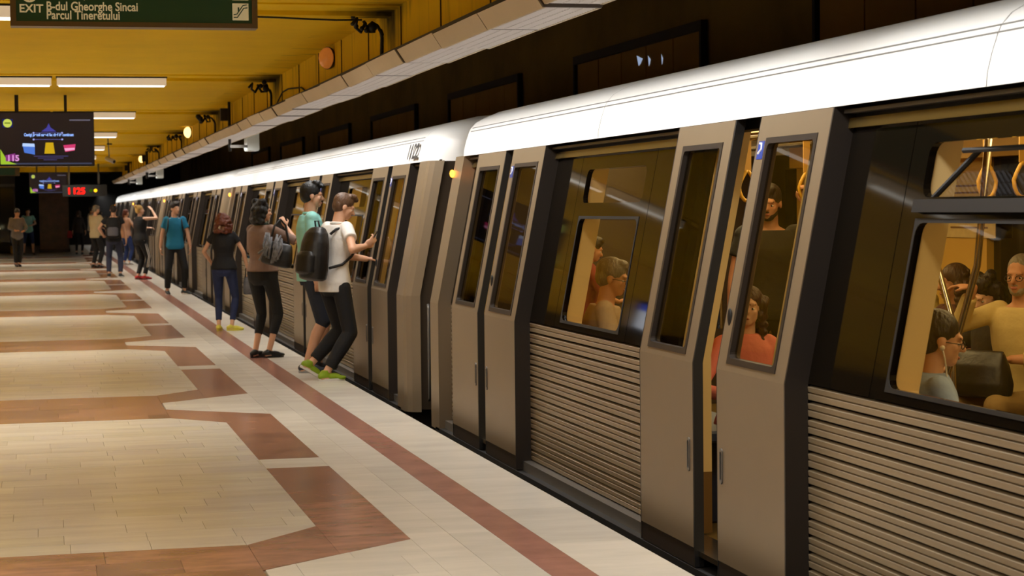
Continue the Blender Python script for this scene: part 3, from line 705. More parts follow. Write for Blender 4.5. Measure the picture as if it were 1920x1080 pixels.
    for i, (a, b) in enumerate(SECS):
        c = (a+b)/2
        if 0 < i < 4: box(bm, (XI1-.03, -(c-.62), .88), (XI1+.1, -a, 1.86)); box(bm, (XI1-.03, -b, .88), (XI1+.1, -(c+.62), 1.86))
        else: box(bm, (XI1-.03, -b, .88), (XI1+.1, -a, 1.86))
    obj('far_wall', bm, IWALL, car)
    bm = bmesh.new(); box(bm, (XI1+.02, -LEN+.08, .88), (XI1+.04, -.08, 1.86)); obj('far_glazing', bm, mat('far_glass', (24, 18, 10), rough=.08), car)
    bm = bmesh.new()
    for dc in DOORS:
        for sg in (-1, 1): a, b = sorted((dc+sg*.02, dc+sg*.62)); hole = None; box(bm, (XI1-.01, -b, -.03), (XI1, -a, .9)); 
    obj('far_door_leaf', bm, mat('far_door_cream', (170, 140, 84), rough=.5), car)
    for x in (3.95, 4.95):
        bm = bmesh.new(); box(bm, (x-.06, -LEN+.4, 2.10), (x+.06, -.4, 2.118)); obj('ceiling_light_strip', bm, emis('car_lamp', (255, 214, 130), 1.6), car)
    for i in (1, 2, 3):
        a, b = SECS[i]
        for x0, x1, bx in ((XI0+.03, XI0+.46, XI0+.03), (XI1-.46, XI1-.03, XI1-.09)):
            bm = bmesh.new(); box(bm, (x0, -b+.12, .40), (x1, -a-.12, .46)); box(bm, (bx, -b+.12, .46), (bx+.06, -a-.12, .82)); box(bm, (x0+.1, -b+.3, -.03), (x1-.1, -a-.3, .40))
            bmesh.ops.bevel(bm, geom=bm.edges[:], offset=.012, segments=1, affect='EDGES'); obj('bench_seat', bm, SEATB, car)
    if detail:
        for x in (4.05, 4.85): TB('ceiling_rail', [(x, -.4, 1.97), (x, -LEN+.4, 1.97)], .016, STEEL, car)
    return car
def strap(parent, x, y, sc=1.):
    o = thing('strap_handle', 'yellow strap handle hanging in the nearest car', 'handle', (x, y, 0), 0, 'yellow strap handles in the nearest car')
    BX('band', (-.022, -.006, 1.78), (.022, .006, 1.98), mat('strap_band', (196, 150, 70), rough=.5), o)
    pts = []
    for i in range(17):
        a = 2*PI*i/16; w = .052*(1-.55*max(0, math.cos(a))); pts.append((w*math.sin(a), 0, 1.69+.09*math.cos(a)))
    TB('grip', pts, .011, STRAPY, o, 8); return o
YO = [15.0+18.75*k for k in range(5)]
c0 = make_car('nearest silver grey train car with white roof, filling the right of the frame', True); c0.location.y = YO[0]
c1 = make_car('second train car, numbered 1122 on its white roof by the gap', False, True); c1.location.y = YO[1]
c2 = make_car('third train car, behind the red haired woman', False); c2.location.y = YO[2]
c3 = copy_tree(c2); c3.location.y = YO[3]; c3['label'] = 'fourth train car, beside the man in blue polo shirt'
c4 = copy_tree(c2); c4.location.y = YO[4]; c4['label'] = 'farthest train car, its end beyond the woman in red shoes'
for k in range(4):
    gw = thing('gangway', 'dark gangway bellows between the %s' % ('nearest car and the car numbered 1122', 'second and third cars', 'third and fourth cars', 'fourth and last cars')[k], 'gangway', (4.45, YO[k]+.45, 0), 0, 'gangways between the cars')
    for j in range(8):
        bm = bmesh.new(); y = -.38+j*.105; box(bm, (-.75-.03*(j % 2), y, -.05), (.75+.03*(j % 2), y+.1, 2.1)); obj('bellows_fold', bm, mat('bellows', (26, 24, 22), rough=.8), gw)
# grab poles in the nearest car
def PL(pts, r=.017): return TB('grab_pole', [(p[0], p[1]-YO[0], p[2]) for p in pts], r, STEEL, c0)
PL([(4.0, 7.86, -.03), (4.0, 8.2, .75), (4.0, 7.88, 1.3), (4.0, 7.75, 1.97)])
PL([(4.4, 8.90, -.03), (4.4, 8.94, 1.0), (4.4, 9.25, 1.5), (4.4, 9.4, 1.97)])
PL([(3.6, 10.44, -.03), (3.6, 10.44, 1.62), (3.6, 10.40, 1.70), (3.6, 10.28, 1.74), (3.6, 10.17, 1.70), (3.6, 10.13, 1.6), (3.6, 10.13, .9)])
PL([(3.6, 10.95, -.03), (3.6, 10.95, 1.97)]); PL([(4.9, 12.8, -.03), (4.9, 12.8, 1.97)])
for (x, y, lb) in ((4.05, 11.4, 'yellow strap handle seen in the gap of the opening door'), (4.05, 10.9, 'yellow strap handle above the curly haired girl, seen through the door glass'), (4.74, 11.68, 'yellow strap handle in the hand of the bearded man'), (4.85, 10.35, 'leftmost yellow strap handle seen in the tilted top window'), (4.85, 9.44, 'middle yellow strap handle seen in the tilted top window'), (4.85, 9.05, 'rightmost yellow strap handle seen in the tilted top window')): strap(c0, x, y)['label'] = lb
nb = thing('notice', 'printed white notice on the far wall seen through the nearest window', 'notice', (5.81, 11.2, 1.35))
BX('sheet', (0, -.0, 0), (.004, .9, .42), mat('notice_paper', (214, 190, 132), rough=.6, var=.1, scale=14), nb)
for i in range(7): BX('print_line', (-.002, .1, .06+.045*i), (0, .62+.1*math.sin(i*2), .072+.045*i), mat('notice_ink', (130, 96, 60), rough=.7), nb)
# lit stand added out of view for its reflection in the nearest window band
t = thing('added_reflection_stand', 'added lit stand out of view, made for its white and blue reflection', 'display', (-1.1, 22.6, 0))
BX('post', (-.05, -.04, 0), (.05, .04, 1.62), GREYM, t); BX('foot', (-.25, -.2, 0), (.25, .2, .03), GREYM, t, .005)
BX('casing', (-.22, -.03, 1.60), (.22, .05, 2.0), BLACK, t, .01)
BX('display', (-.20, -.034, 1.66), (.20, -.03, 1.88), emis('board_white', (236, 240, 250), 2.2), t); BX('display_header', (-.20, -.034, 1.88), (.20, -.03, 1.96), emis('board_blue', (50, 90, 220), 2.0), t)
#PEOPLE
# ---------------------------------------------------------------- people
SKIN = {k: mat('skin_'+k, c, rough=.55, var=.05, scale=9) for k, c in {'light': (214, 164, 132), 'tan': (196, 140, 104), 'pale': (224, 178, 150), 'brown': (160, 108, 78)}.items()}
def cloth(n, c, var=.10, rough=.85): return mat('cloth_'+n, c, rough=rough, var=var, scale=7, bump=.5, bscale=22)
def hairm(n, c): return mat('hair_'+n, c, rough=.5, var=.3, scale=30, bump=.8, bscale=70, stretch=(1, 1, .35))
def remesh(bm, vox, smooth=3, fac=.5):
    me = D.meshes.new('t'); bm.to_mesh(me); bm.free(); o = D.objects.new('t', me); TMP.collection.objects.link(o)
    r = o.modifiers.new('r', 'REMESH'); r.mode = 'VOXEL'; r.voxel_size = vox; r.use_smooth_shade = True
    if smooth: sm = o.modifiers.new('s', 'SMOOTH'); sm.iterations = smooth; sm.factor = fac
    TMP.view_layers[0].update(); dg = TMP.view_layers[0].depsgraph; out = D.meshes.new_from_object(o.evaluated_get(dg))
    D.objects.remove(o); D.meshes.remove(me)
    for p in out.polygons: p.use_smooth = True
    return out
def cone(bm, p0, p1, r0, r1, caps=True, seg=14, flat0=False, flat1=False):
    p0, p1 = Vector(p0), Vector(p1); d = p1-p0
    if d.length < 1e-5: return
    q = Vector((0, 0, 1)).rotation_difference(d.normalized()); 
    qm = q.to_matrix(); cs = [qm @ Vector((math.cos(2*PI*k/seg), math.sin(2*PI*k/seg), 0)) for k in range(seg)]
    A_ = [bm.verts.new(p0+x*r0) for x in cs]; B_ = [bm.verts.new(p1+x*r1) for x in cs]
    bm.faces.new(A_[::-1]); bm.faces.new(B_)
    for k in range(seg): bm.faces.new((A_[k], A_[(k+1) % seg], B_[(k+1) % seg], B_[k]))
    if caps:
        if not flat0: ell(bm, p0, (r0*.998,)*3, seg, 8)
        if not flat1: ell(bm, p1, (r1*.998,)*3, seg, 8)
def loft(bm, rings, seg=20):
    """rings: (center, right, fwd, rx, ry)"""
    R = []
    for c, rt, fw, rx, ry in rings:
        R.append([bm.verts.new(Vector(c)+Vector(rt)*rx*math.copysign(abs(math.cos(a))**.88, math.cos(a))+Vector(fw)*ry*math.copysign(abs(math.sin(a))**.88, math.sin(a))) for a in [2*PI*k/seg for k in range(seg)]])
    for a, b in zip(R[:-1], R[1:]):
        for i in range(seg): bm.faces.new((a[i], a[(i+1) % seg], b[(i+1) % seg], b[i]))
    bm.faces.new(R[0][::-1]); bm.faces.new(R[-1])
def ik(a, b, l1, l2, hint):
    a, b = Vector(a), Vector(b); d = b-a; L = d.length; mx = (l1+l2)*.999
    if L > mx: b = a+d*(mx/L); d = b-a; L = mx
    t = (l1*l1-l2*l2+L*L)/(2*L); h = math.sqrt(max(0, l1*l1-t*t)); u = d/L
    n = Vector(hint); n = n-u*n.dot(u); n = n.normalized() if n.length > 1e-4 else Vector((0, 1, 0))
    return a+u*t+n*h, b
def person(label, loc, yaw, H=1.75, fem=False, skin='light', vox=.009, pel=(0, 0, 0), lean=0., side=0., twist=0., chest=(0, 0), head=(0, 0, 0), feet=None, hands=None,
           top=None, topm=None, sleeve=.5, hem=.86, vneck=0, bottom='trousers', botm=None, hemleg=.08, shoes=None, shoem=None, solem=None, hair=None, hairmat=None, face=True, sit=False, collar=None, beard=None, glasses=False, group=None, slim=1.0, fingers=True, curl=.5, knee=None):
    s = H/1.75; cat = 'person'
    root = thing('person', label, cat, (loc[0], loc[1], loc[2] if len(loc) > 2 else 0), yaw, group)
    V = Vector
    def S(p): return V(p)*s
    w = slim*(0.93 if fem else 1.)
    P0 = S((pel[0], pel[1], .93+pel[2]))                # pelvis centre
    Rl = Matrix.Rotation(-lean, 3, 'X') @ Matrix.Rotation(side, 3, 'Y')
    Rc = Rl @ Matrix.Rotation(chest[0], 3, 'X') if 0 else Matrix.Rotation(twist, 3, 'Z') @ Matrix.Rotation(-lean-chest[0], 3, 'X') @ Matrix.Rotation(side+chest[1], 3, 'Y')
    Rp = Matrix.Rotation(twist*.3, 3, 'Z') @ Matrix.Rotation(-lean*.5, 3, 'X')
    def tors(z, fy=0.):                                   # point on the spine at standing height z
        k = min(1, max(0, (z-.93)/.30)); h = (z-.93)
        if h <= 0: return P0+Rp @ S((0, fy, h)), Rp
        a = P0+Rp @ S((0, fy, min(h, .15)))
        if h > .15: a = a+Rc @ S((0, 0, h-.15))
        M = Rp.lerp(Rc, k) if hasattr(Rp, 'lerp') else Rc
        return a, (Rc if k > .5 else Rp)
    if fem: prof = [(.80, .085, .085), (.86, .165, .115), (.93, .178, .122), (1.0, .158, .108), (1.08, .128, .09), (1.15, .13, .092), (1.24, .148, .112), (1.32, .155, .105), (1.39, .15, .09), (1.435, .11, .07), (1.47, .055, .052)]
    else: prof = [(.80, .09, .09), (.86, .155, .112), (.93, .165, .118), (1.0, .155, .108), (1.08, .145, .10), (1.16, .152, .106), (1.25, .170, .118), (1.33, .180, .118), (1.40, .172, .10), (1.45, .125, .08), (1.485, .062, .060)]
    def tr(infl=0., z0=0., z1=9., flare=0.):
        out = []
        pr = [p for p in prof if z0 <= p[0] <= z1]
        if z0 > 0 and (not pr or pr[0][0] > z0+.005):
            q = min(prof, key=lambda p: abs(p[0]-z0)); pr = [(z0, q[1], q[2])]+pr
        for z, rx, ry in pr:
            c, M = tors(z); f = flare*max(0, (1.15-z))
            out.append((c, M @ V((1, 0, 0)), M @ V((0, 1, 0)), (rx*w+infl+f)*s, (ry*slim+infl+f)*s))
        return out
    shw = (.165 if fem else .19)*w
    sh = {}; 
    for sd, sx_ in (('L', -1), ('R', 1)):
        c, M = tors(1.42 if fem else 1.43); sh[sd] = c+M @ S((sx_*shw, 0, 0))
    # legs
    hips = {sd: P0+Rp @ S((x*.092, 0, -.03)) for sd, x in (('L', -1), ('R', 1))}
    feet = feet or {}
    FT = {}
    for sd, x in (('L', -1), ('R', 1)):
        f = feet.get(sd, (x*.11, 0, 0, 0, 0)); FT[sd] = f     # x,y,z(heel lift),dir,pitch
    J = {}
    for sd, x in (('L', -1), ('R', 1)):
        fx, fy, fz, fd, fp = FT[sd]
        ank = S((fx, fy, .085+fz)); hint = (knee or {}).get(sd, (x*.12+math.sin(-fd)*.3, 1, .12 if not sit else .6))
        kn, ank = ik(hips[sd], ank, .44*s, .415*s, hint); J[sd] = (kn, ank)
    # arms
    hands = hands or {}
    A = {}
    for sd, x in (('L', -1), ('R', 1)):
        h = hands.get(sd) or ((x*.27, .04, .80), (x*.6, -1, 0), (0, .15, -1))
        wr = S(h[0])+V((0, 0, 0)); el, wr = ik(sh[sd], wr, .29*s, .25*s, h[1]); A[sd] = (el, wr, V(h[2]).normalized())
    # head
    nb, M = tors(1.47 if fem else 1.49); hy, hp, ht = head
    Mh = Rc @ Matrix.Rotation(hy, 3, 'Z') @ Matrix.Rotation(hp, 3, 'X') @ Matrix.Rotation(ht, 3, 'Y')
    skull0 = nb+Rc @ S((0, .012, .004))
    def Hd(x, y, z): return skull0+Mh @ S((x, y, z))
    q = Mh.to_quaternion().to_matrix(); hs = s*(.97 if fem else 1.)
    bm = bmesh.new()
    loft(bm, tr(-.016))
    cone(bm, tors(1.40)[0], Hd(0, -.01, .06), .062*s*(.88 if fem else 1), .054*s*(.85 if fem else 1))
    E3 = lambda c, r, u=20, v=14: ell(bm, Hd(*c), [k*hs for k in r], u, v, q)
    E3((0, -.008, .165), (.073, .092, .088), 24, 16); E3((0, .03, .10), (.060, .062, .070)); E3((0, .062, .055), (.034, .030, .026)); E3((0, .05, .115), (.050, .044, .05))
    E3((0, .082, .155), (.052, .016, .014)); cone(bm, Hd(0, .088, .145), Hd(0, .112, .108), .008*hs, .013*hs); E3((0, .104, .106), (.016, .012, .010))
    E3((0, .087, .075), (.024, .010, .006)); E3((0, .085, .066), (.020, .010, .007))
    for x in (-1, 1): E3((x*.075, -.005, .125), (.010, .020, .032), 12, 8); E3((x*.038, .06, .11), (.02, .02, .02), 12, 8)
    lg = .9 if fem else 1.
    for sd, x in (('L', -1), ('R', 1)):
        kn, ank = J[sd]
        cv_ = .80 if bottom in ('trousers', 'leggings') else 1.
        cone(bm, hips[sd]+V((0, 0, -.01*s)), kn, .084*s*slim*(.85 if bottom else 1), .055*s*lg*cv_); c = kn.lerp(ank, .3)+V((0, -.012*s, 0))*(0 if sit or cv_ < 1 else 1)
        cone(bm, kn, c, .054*s*lg*cv_, .056*s*lg*cv_); cone(bm, c, ank, .056*s*lg*cv_, .034*s*lg)
        fx, fy, fz, fd, fp = FT[sd]
        Mf = Matrix.Rotation(fd, 3, 'Z') @ Matrix.Rotation(-fp, 3, 'X'); J[sd] = (kn, ank, Mf)
        for (a, b, r0, r1) in (((0, -.04, -.05), (0, .05, -.045), .034, .034), ((0, .05, -.045), (0, .15, -.062), .034, .022)): cone(bm, ank+Mf @ S(a), ank+Mf @ S(b), r0*s, r1*s)
        el, wr, hd = A[sd]; al = (.82 if fem else 1.)
        cone(bm, sh[sd]+Rc @ S((-x*.01, 0, -.005)), el, (.042 if top and sleeve > 0 else .050)*s*al, (.036 if sleeve > .9 else .038)*s*al); mid = el.lerp(wr, .3)
        cone(bm, el, mid, .038*s*al, .039*s*al); cone(bm, mid, wr, .039*s*al, .026*s*al)
        # hand
        up = V((0, 0, 1)); sdv = hd.cross(up); sdv = sdv.normalized() if sdv.length > .2 else V((x, 0, 0)); sdv = sdv-hd*sdv.dot(hd); sdv.normalize(); pn = sdv.cross(hd)
        if hands.get(sd) and len(hands[sd]) > 3:
            pn = V(hands[sd][3]); pn = (pn-hd*pn.dot(hd)).normalized(); sdv = hd.cross(pn)
        else:
            # relaxed hand: palm faces the thigh
            if abs(hd.z) > .6: pn = V((-x, 0, 0)); pn = (pn-hd*pn.dot(hd)).normalized(); sdv = hd.cross(pn)
            else: pn = V((0, 0, -1)); pn = (pn-hd*pn.dot(hd)).normalized(); sdv = hd.cross(pn)
        th = 1 if V((0, 1, 0)).dot(sdv) > 0 else -1
        if abs(hd.z) <= .6: th = -x if sdv.x > 0 else x
        pc = wr+hd*.045*s
        mt = Matrix((sdv, pn, hd)).transposed()
        ell(bm, pc, (.040*s*al, .016*s, .052*s), 12, 10, mt)
        cv = hands[sd][4] if hands.get(sd) and len(hands[sd]) > 4 else curl
        for k in range(4):
            off = (k-1.5)*.0195*s*al; L3 = (.040, .026, .020) if k in (1, 2) else (.036, .023, .018)
            p = wr+hd*.085*s+sdv*off; d = hd.copy(); nn = pn.copy(); r = .0096*s*al
            for i, l in enumerate(L3):
                an = cv*(.6 if i == 0 else 1.); d, nn = d*math.cos(an)+nn*math.sin(an), nn*math.cos(an)-d*math.sin(an)
                p1 = p+d*l*s; cone(bm, p, p1, r, r*.92, seg=8); p = p1; r *= .92
        p = wr+hd*.022*s+sdv*th*.026*s; d = (hd*.75+sdv*th*.7+pn*.35).normalized(); p1 = p+d*.042*s; cone(bm, p, p1, .0125*s*al, .0105*s*al, seg=8); d = (hd+pn*.5).normalized(); cone(bm, p1, p1+d*.03*s, .0105*s*al, .009*s*al, seg=8)
        A[sd] = (el, wr, hd, sdv, pn)
    me = remesh(bm, vox, 2, .4); link('body', me, SKIN[skin], root)
    # face details
    if face:
        EW = mat('eye_white', (226, 218, 208), rough=.2); ED = mat('eye_dark', (34, 22, 14), rough=.15)
        for x in (-1, 1):
            b = bmesh.new(); ell(b, Hd(x*.031, .0755, .128), (.0125*hs, .009*hs, .0075*hs), 12, 8, q); e = obj('eye', b, EW, root, True)
            b = bmesh.new(); ell(b, Hd(x*.031, .082, .128), (.006*hs, .004*hs, .0062*hs), 10, 6, q); obj('iris', b, ED, e, True)
            b = bmesh.new(); cone(b, Hd(x*.016, .092, .150), Hd(x*.046, .080, .153), .0042*hs, .0028*hs, seg=6); obj('eyebrow', b, hairmat or ED, root, True)
        b = bmesh.new(); ell(b, Hd(0, .0935, .0715), (.021*hs, .007*hs, .0075*hs), 12, 8, q); obj('mouth', b, mat('lips', (168, 92, 80), rough=.45), root, True)
    if glasses:
        g = None
        for x in (-1, 1):
            pts = [Hd(x*.033+.022*math.cos(a), .098, .127+.016*math.sin(a)) for a in [2*PI*i/12 for i in range(13)]]
            TB('glasses_rim', pts, .0022*s, BLACK, root, 5)
        TB('glasses_bridge', [Hd(-.012, .099, .130), Hd(.012, .099, .130)], .002*s, BLACK, root, 5)
        for x in (-1, 1): TB('glasses_arm', [Hd(x*.055, .096, .130), Hd(x*.078, .0, .130)], .002*s, BLACK, root, 5)
    # hair
    def blob(c, r): ell(hb, Hd(*c), [k*hs for k in r], 16, 12, q)
    if hair:
        hb = bmesh.new(); rr = random.Random(hash(label) % 1000 if 0 else len(label)*7)
        if hair in ('short', 'quiff', 'crop', 'bun', 'tied', 'bob', 'long', 'curly', 'bigcurly'):
            d = {'crop': .004, 'short': .010}.get(hair, .009)
            blob((0, -.016, .178), (.073+d, .090+d, .080+d)); blob((0, -.045, .135), (.066+d, .056+d, .075))
            for x in (-1, 1): blob((x*.062, -.012, .165), (.016+d*.5, .045, .036))
        if hair == 'quiff':
            [blob((rr.uniform(-.045, .045), rr.uniform(-.02, .10), rr.uniform(.225, .262)), [rr.uniform(.016, .026)]*3) for _ in range(22)]; blob((0, .03, .24), (.055, .06, .030)); blob((0, .085, .235), (.04, .028, .024))
        if hair == 'short': blob((0, .045, .235), (.058, .045, .026)); blob((0, .07, .218), (.045, .02, .022))
        if hair == 'bob':
            for i in range(46):
                a = rr.uniform(PI*.93, PI*2.07); blob((.088*math.cos(a), -.015+.085*math.sin(a)*(1 if math.sin(a) < 0 else .3), rr.uniform(.02, .17)), [rr.uniform(.028, .045)]*3)
            for i in range(14): a = rr.uniform(0, 2*PI); blob((.055*math.cos(a), -.015+.07*math.sin(a), .225+rr.uniform(-.01, .02)), [rr.uniform(.03, .045)]*3)
        if hair == 'bigcurly':
            for i in range(110):
                a = rr.uniform(PI*.85, PI*2.15); z = rr.uniform(-.03, .24); R = .115*math.sin(min(1, max(.25, (.29-z)/.2))*PI/2)
                blob((R*math.cos(a), -.02+R*math.sin(a), z), [rr.uniform(.016, .034)]*3)
        if hair in ('long', 'curly'):
            n = 60 if hair == 'curly' else 30
            for i in range(n):
                a = rr.uniform(PI*.88, PI*2.12); z = rr.uniform(.02, .21); blob((.082*math.cos(a), -.012+.085*math.sin(a)*(1 if math.sin(a) < 0 else .55), z), [rr.uniform(.018, .032)]*3)
            for i in range(26 if hair == 'curly' else 16):
                a = rr.choice((rr.uniform(PI*.9, PI*1.3), rr.uniform(PI*1.7, PI*2.1), rr.uniform(PI, 2*PI))); x0, y0 = .08*math.cos(a), -.02+.08*math.sin(a); n2 = 9; L_ = .34 if hair == 'curly' else .26
                for j in range(n2):
                    t_ = j/(n2-1); ww = .014 if hair == 'curly' else .004
                    c = Hd(x0*(1+.25*t_)+ww*math.sin(j*1.9+i), y0*(1-.2*t_)+ww*math.cos(j*1.9+i)-.0*t_, .10-.05*t_); c.z -= L_*t_*s*.9
                    ell(hb, c, [.019*s*(1.15-.5*t_)]*3, 8, 6)
        if hair == 'bun': blob((0, -.09, .235), (.045, .04, .042)); 
        if hair == 'tied': blob((0, -.115, .10), (.035, .03, .06)); blob((0, -.12, .04), (.026, .024, .06))
        if hair == 'grey_ring': blob((0, -.045, .14), (.070, .058, .06)); blob((0, -.02, .18), (.077, .094, .08))
        # keep the face free
        me = remesh(hb, .0075 if vox < .0095 else .011, 4 if hair == 'bob' else 1, .5)
        link('hair', me, hairmat, root)
    if beard:
        hb = bmesh.new(); blob((0, .055, .055), (.046, .036, .034)); blob((0, .03, .075), (.066, .045, .036)); blob((0, .09, .090), (.028, .010, .006))
        link('beard', remesh(hb, .009, 2), beard, root)
    # clothes
    if top:
        bm = bmesh.new(); i0 = .014; loose = .012 if top in ('tee', 'polo', 'shirt') else 0
        loft(bm, tr(i0+.004, hem, 1.47 if fem else 1.452, loose*2.2))
        if sleeve > 0:
            for sd, x in (('L', -1), ('R', 1)):
                el, wr = A[sd][:2]; a0 = sh[sd]+Rc @ S((-x*.03, 0, -.005))
                rs = (.058 if not fem else .048)*s; ell(bm, sh[sd]+Rc @ S((-x*.014, 0, -.010)), (rs,)*3, 14, 10)
                if sleeve <= 1: e = sh[sd].lerp(el, sleeve); cone(bm, a0, e, rs+.006*s, rs+.004*s, flat1=True)
                else: cone(bm, a0, el, rs+.004*s, rs-.004*s); cone(bm, el, el.lerp(wr, sleeve-1), rs-.005*s, rs-.012*s, flat1=True)
        else:
            for sd, x in (('L', -1), ('R', 1)): cone(bm, sh[sd]+Rc @ S((-x*.05, 0, .0)), sh[sd]+Rc @ S((-x*.02, 0, -.02)), .052*s, .048*s)
        link({'polo': 'polo_shirt', 'tee': 'tee_shirt'}.get(top, top), remesh(bm, max(.008, vox), 6, .5), topm, root)
        if collar:
            bm = bmesh.new(); c, M = tors(1.455); pts = [c+M @ S((.068*math.cos(a), .012+.066*math.sin(a), .012-.022*max(0, math.sin(a)))) for a in [2*PI*i/20 for i in range(21)]]
            tube(bm, pts, .014*s, 8); obj('collar', bm, collar, root, True)
    if bottom:
        bm = bmesh.new(); loft(bm, tr(.010, .80, 1.02 if top else 1.05))
        for sd, x in (('L', -1), ('R', 1)):
            kn, ank, Mf = J[sd]; tight = .006 if bottom == 'leggings' else .014
            cone(bm, hips[sd]+V((0, 0, -.01*s)), kn, (.084*slim+tight)*s, (.056*lg+tight)*s)
            if bottom == 'shorts': pass
            else: e = ank+(kn-ank).normalized()*hemleg*s*.6; cone(bm, kn, kn.lerp(e, .35), (.056*lg+tight)*s, (.057*lg+tight)*s); cone(bm, kn.lerp(e, .35), e, (.057*lg+tight)*s, (.042*lg+tight)*s, flat1=True)
        link(bottom if bottom != 'leggings' else 'trousers', remesh(bm, max(.008, vox), 3, .5), botm, root)
    # shoes
    if shoem:
        for sd, x in (('L', -1), ('R', 1)):
            kn, ank, Mf = J[sd]; T = lambda p: ank+Mf @ S(p)
            b = bmesh.new()
            ell(b, T((0, -.035, -.040)), (.038*s, .05*s, .038*s), 14, 10, Mf); ell(b, T((0, .05, -.045)), (.040*s, .085*s, .034*s), 16, 10, Mf); ell(b, T((0, .12, -.058)), (.042*s, .065*s, .024*s), 14, 10, Mf)
            cone(b, T((0, -.012, -.03)), T((0, -.015, .015 if not fem else -.01)), .042*s, .038*s, flat1=True)
            sh_ = link('shoe', remesh(b, .009, 2), shoem, root)
            b = bmesh.new(); pts = [(.036*math.cos(a)*(1.12 if math.sin(a) > 0 else 1), .045+.125*math.sin(a)) for a in [2*PI*i/18 for i in range(18)]]
            lo = [b.verts.new(T((p[0], p[1], -.085))) for p in pts]; hi = [b.verts.new(T((p[0]*1.03, p[1]*1.02, -.062))) for p in pts]
            b.faces.new(lo[::-1]); b.faces.new(hi)
            for i in range(18): b.faces.new((lo[i], lo[(i+1) % 18], hi[(i+1) % 18], hi[i]))
            obj('sole', b, solem or shoem, sh_)
    root['hh'] = 0; del root['hh']
    return root, dict(A=A, J=J, sh=sh, tors=tors, Hd=Hd, Rc=Rc, s=s, root=root)
def world(info, p): 
    r = info['root']; return Matrix.Translation(r.location) @ Matrix.Rotation(r.rotation_euler.z, 4, 'Z') @ Vector(p)
def pack(label, info, m, w=.15, d=.13, h=.24, group=None, strapm=None, pocket=True, z=1.20, panel=None):
    """backpack on the back of a person, placed from that person's chest"""
    t = thing('backpack', label, 'backpack', (0, 0, 0), 0, group); s = info['s']; Rc = info['Rc']; c, M = info['tors'](z); root = info['root']
    Mw = Matrix.Translation(root.location) @ Matrix.Rotation(root.rotation_euler.z, 4, 'Z') @ Matrix.Translation(c) @ Rc.to_4x4()
    t.matrix_world = Mw; b = bmesh.new(); off = -(.125+d)*s
    X, Y, Z = Vector((1, 0, 0)), Vector((0, 1, 0)), Vector((0, 0, 1)); rings = []
    for k, zz in ((.55, -1), (.9, -.93), (1.0, -.6), (1.0, -.1), (.93, .4), (.78, .75), (.5, .95), (.25, 1.)):
        rings.append((Vector((0, off+(1-k)*d*.4, zz*h)), X, Y, w*k*s, d*k*s))
    loft(b, rings); link('bag_body', remesh(b, .01, 4), m, t)
    if pocket:
        b = bmesh.new(); rings = [(Vector((0, off-d*.75*s, zz*h-.3*h)), X, Y, w*.78*k*s, d*.55*k*s) for k, zz in ((.6, -.5), (1, -.42), (1, .2), (.7, .36))]
        loft(b, rings); link('front_pocket', remesh(b, .01, 3), panel or m, t)
    TB('carry_handle', [(-.03, off+.02, h*.95), (-.025, off, h*1.0+.05), (.025, off, h*1.0+.05), (.03, off+.02, h*.95)], .008*s, BLACK, t)
    for x in (-1, 1):
        pts = [(x*.10, off+d*.8, h*.75), (x*.115, -.10*s, .235*s), (x*.12, .0, .262*s), (x*.125, .105*s, .20*s), (x*.135, .135*s, .08*s), (x*.152, .07*s, .0), (x*.156, -.03, -.08*s), (x*.12, off+d*.8, -h*.5)]
        bm_ = bmesh.new(); tube(bm_, pts, .013, 8); obj('shoulder_strap', bm_, strapm or BLACK, t, True)
    return t

def bag(label, cat, loc, rotz, w, d, h, m, strap_top=None, group=None, soft=1.):
    t = thing('handbag', label, cat, loc, rotz, group); b = bmesh.new(); X, Y = Vector((1, 0, 0)), Vector((0, 1, 0))
    loft(b, [(Vector((0, 0, z*h)), X, Y, w*k, d*q) for z, k, q in ((0, .8, .6), (.05, .98, .95), (.3, 1.02, 1.05), (.7, .92, .8), (.92, .85, .4), (1., .8, .2))])
    link('bag_body', remesh(b, .01, 4), m, t)
    if strap_top:
        for sy in (-.3, .3):
            p = [(-w*.6, d*sy, h*.92)]+[(strap_top[0]+.05*math.cos(a), strap_top[1]+d*sy*.5, strap_top[2]+.05*math.sin(a)) for a in (PI, PI*.75, PI/2, PI*.25, 0)]+[(w*.6, d*sy, h*.92)]
            TB('strap', p, .007, BLACK, t)
    return t
HB = hairm('black', (16, 14, 14)); HD = hairm('dark_brown', (36, 26, 20)); HR = hairm('auburn', (98, 44, 22)); HBR = hairm('brown', (74, 50, 30)); HG = hairm('grey', (120, 112, 98)); HY = hairm('blonde', (190, 150, 80))
LEATH = mat('black_leather', (22, 21, 21), rough=.42, var=.2, scale=12, bump=.4, bscale=18)
WHT = cloth('white', (230, 226, 220), .05); TUR = cloth('turquoise', (150, 214, 208), .05); BLK = cloth('black', (16, 15, 17)); BLK2 = cloth('black_faded', (24, 25, 28)); DEN = cloth('dark_denim', (38, 44, 58)); JEAN = cloth('blue_jeans', (32, 42, 78), .2); TAUPE = cloth('taupe', (134, 108, 94)); BPOLO = cloth('blue_polo', (22, 112, 146), .06)
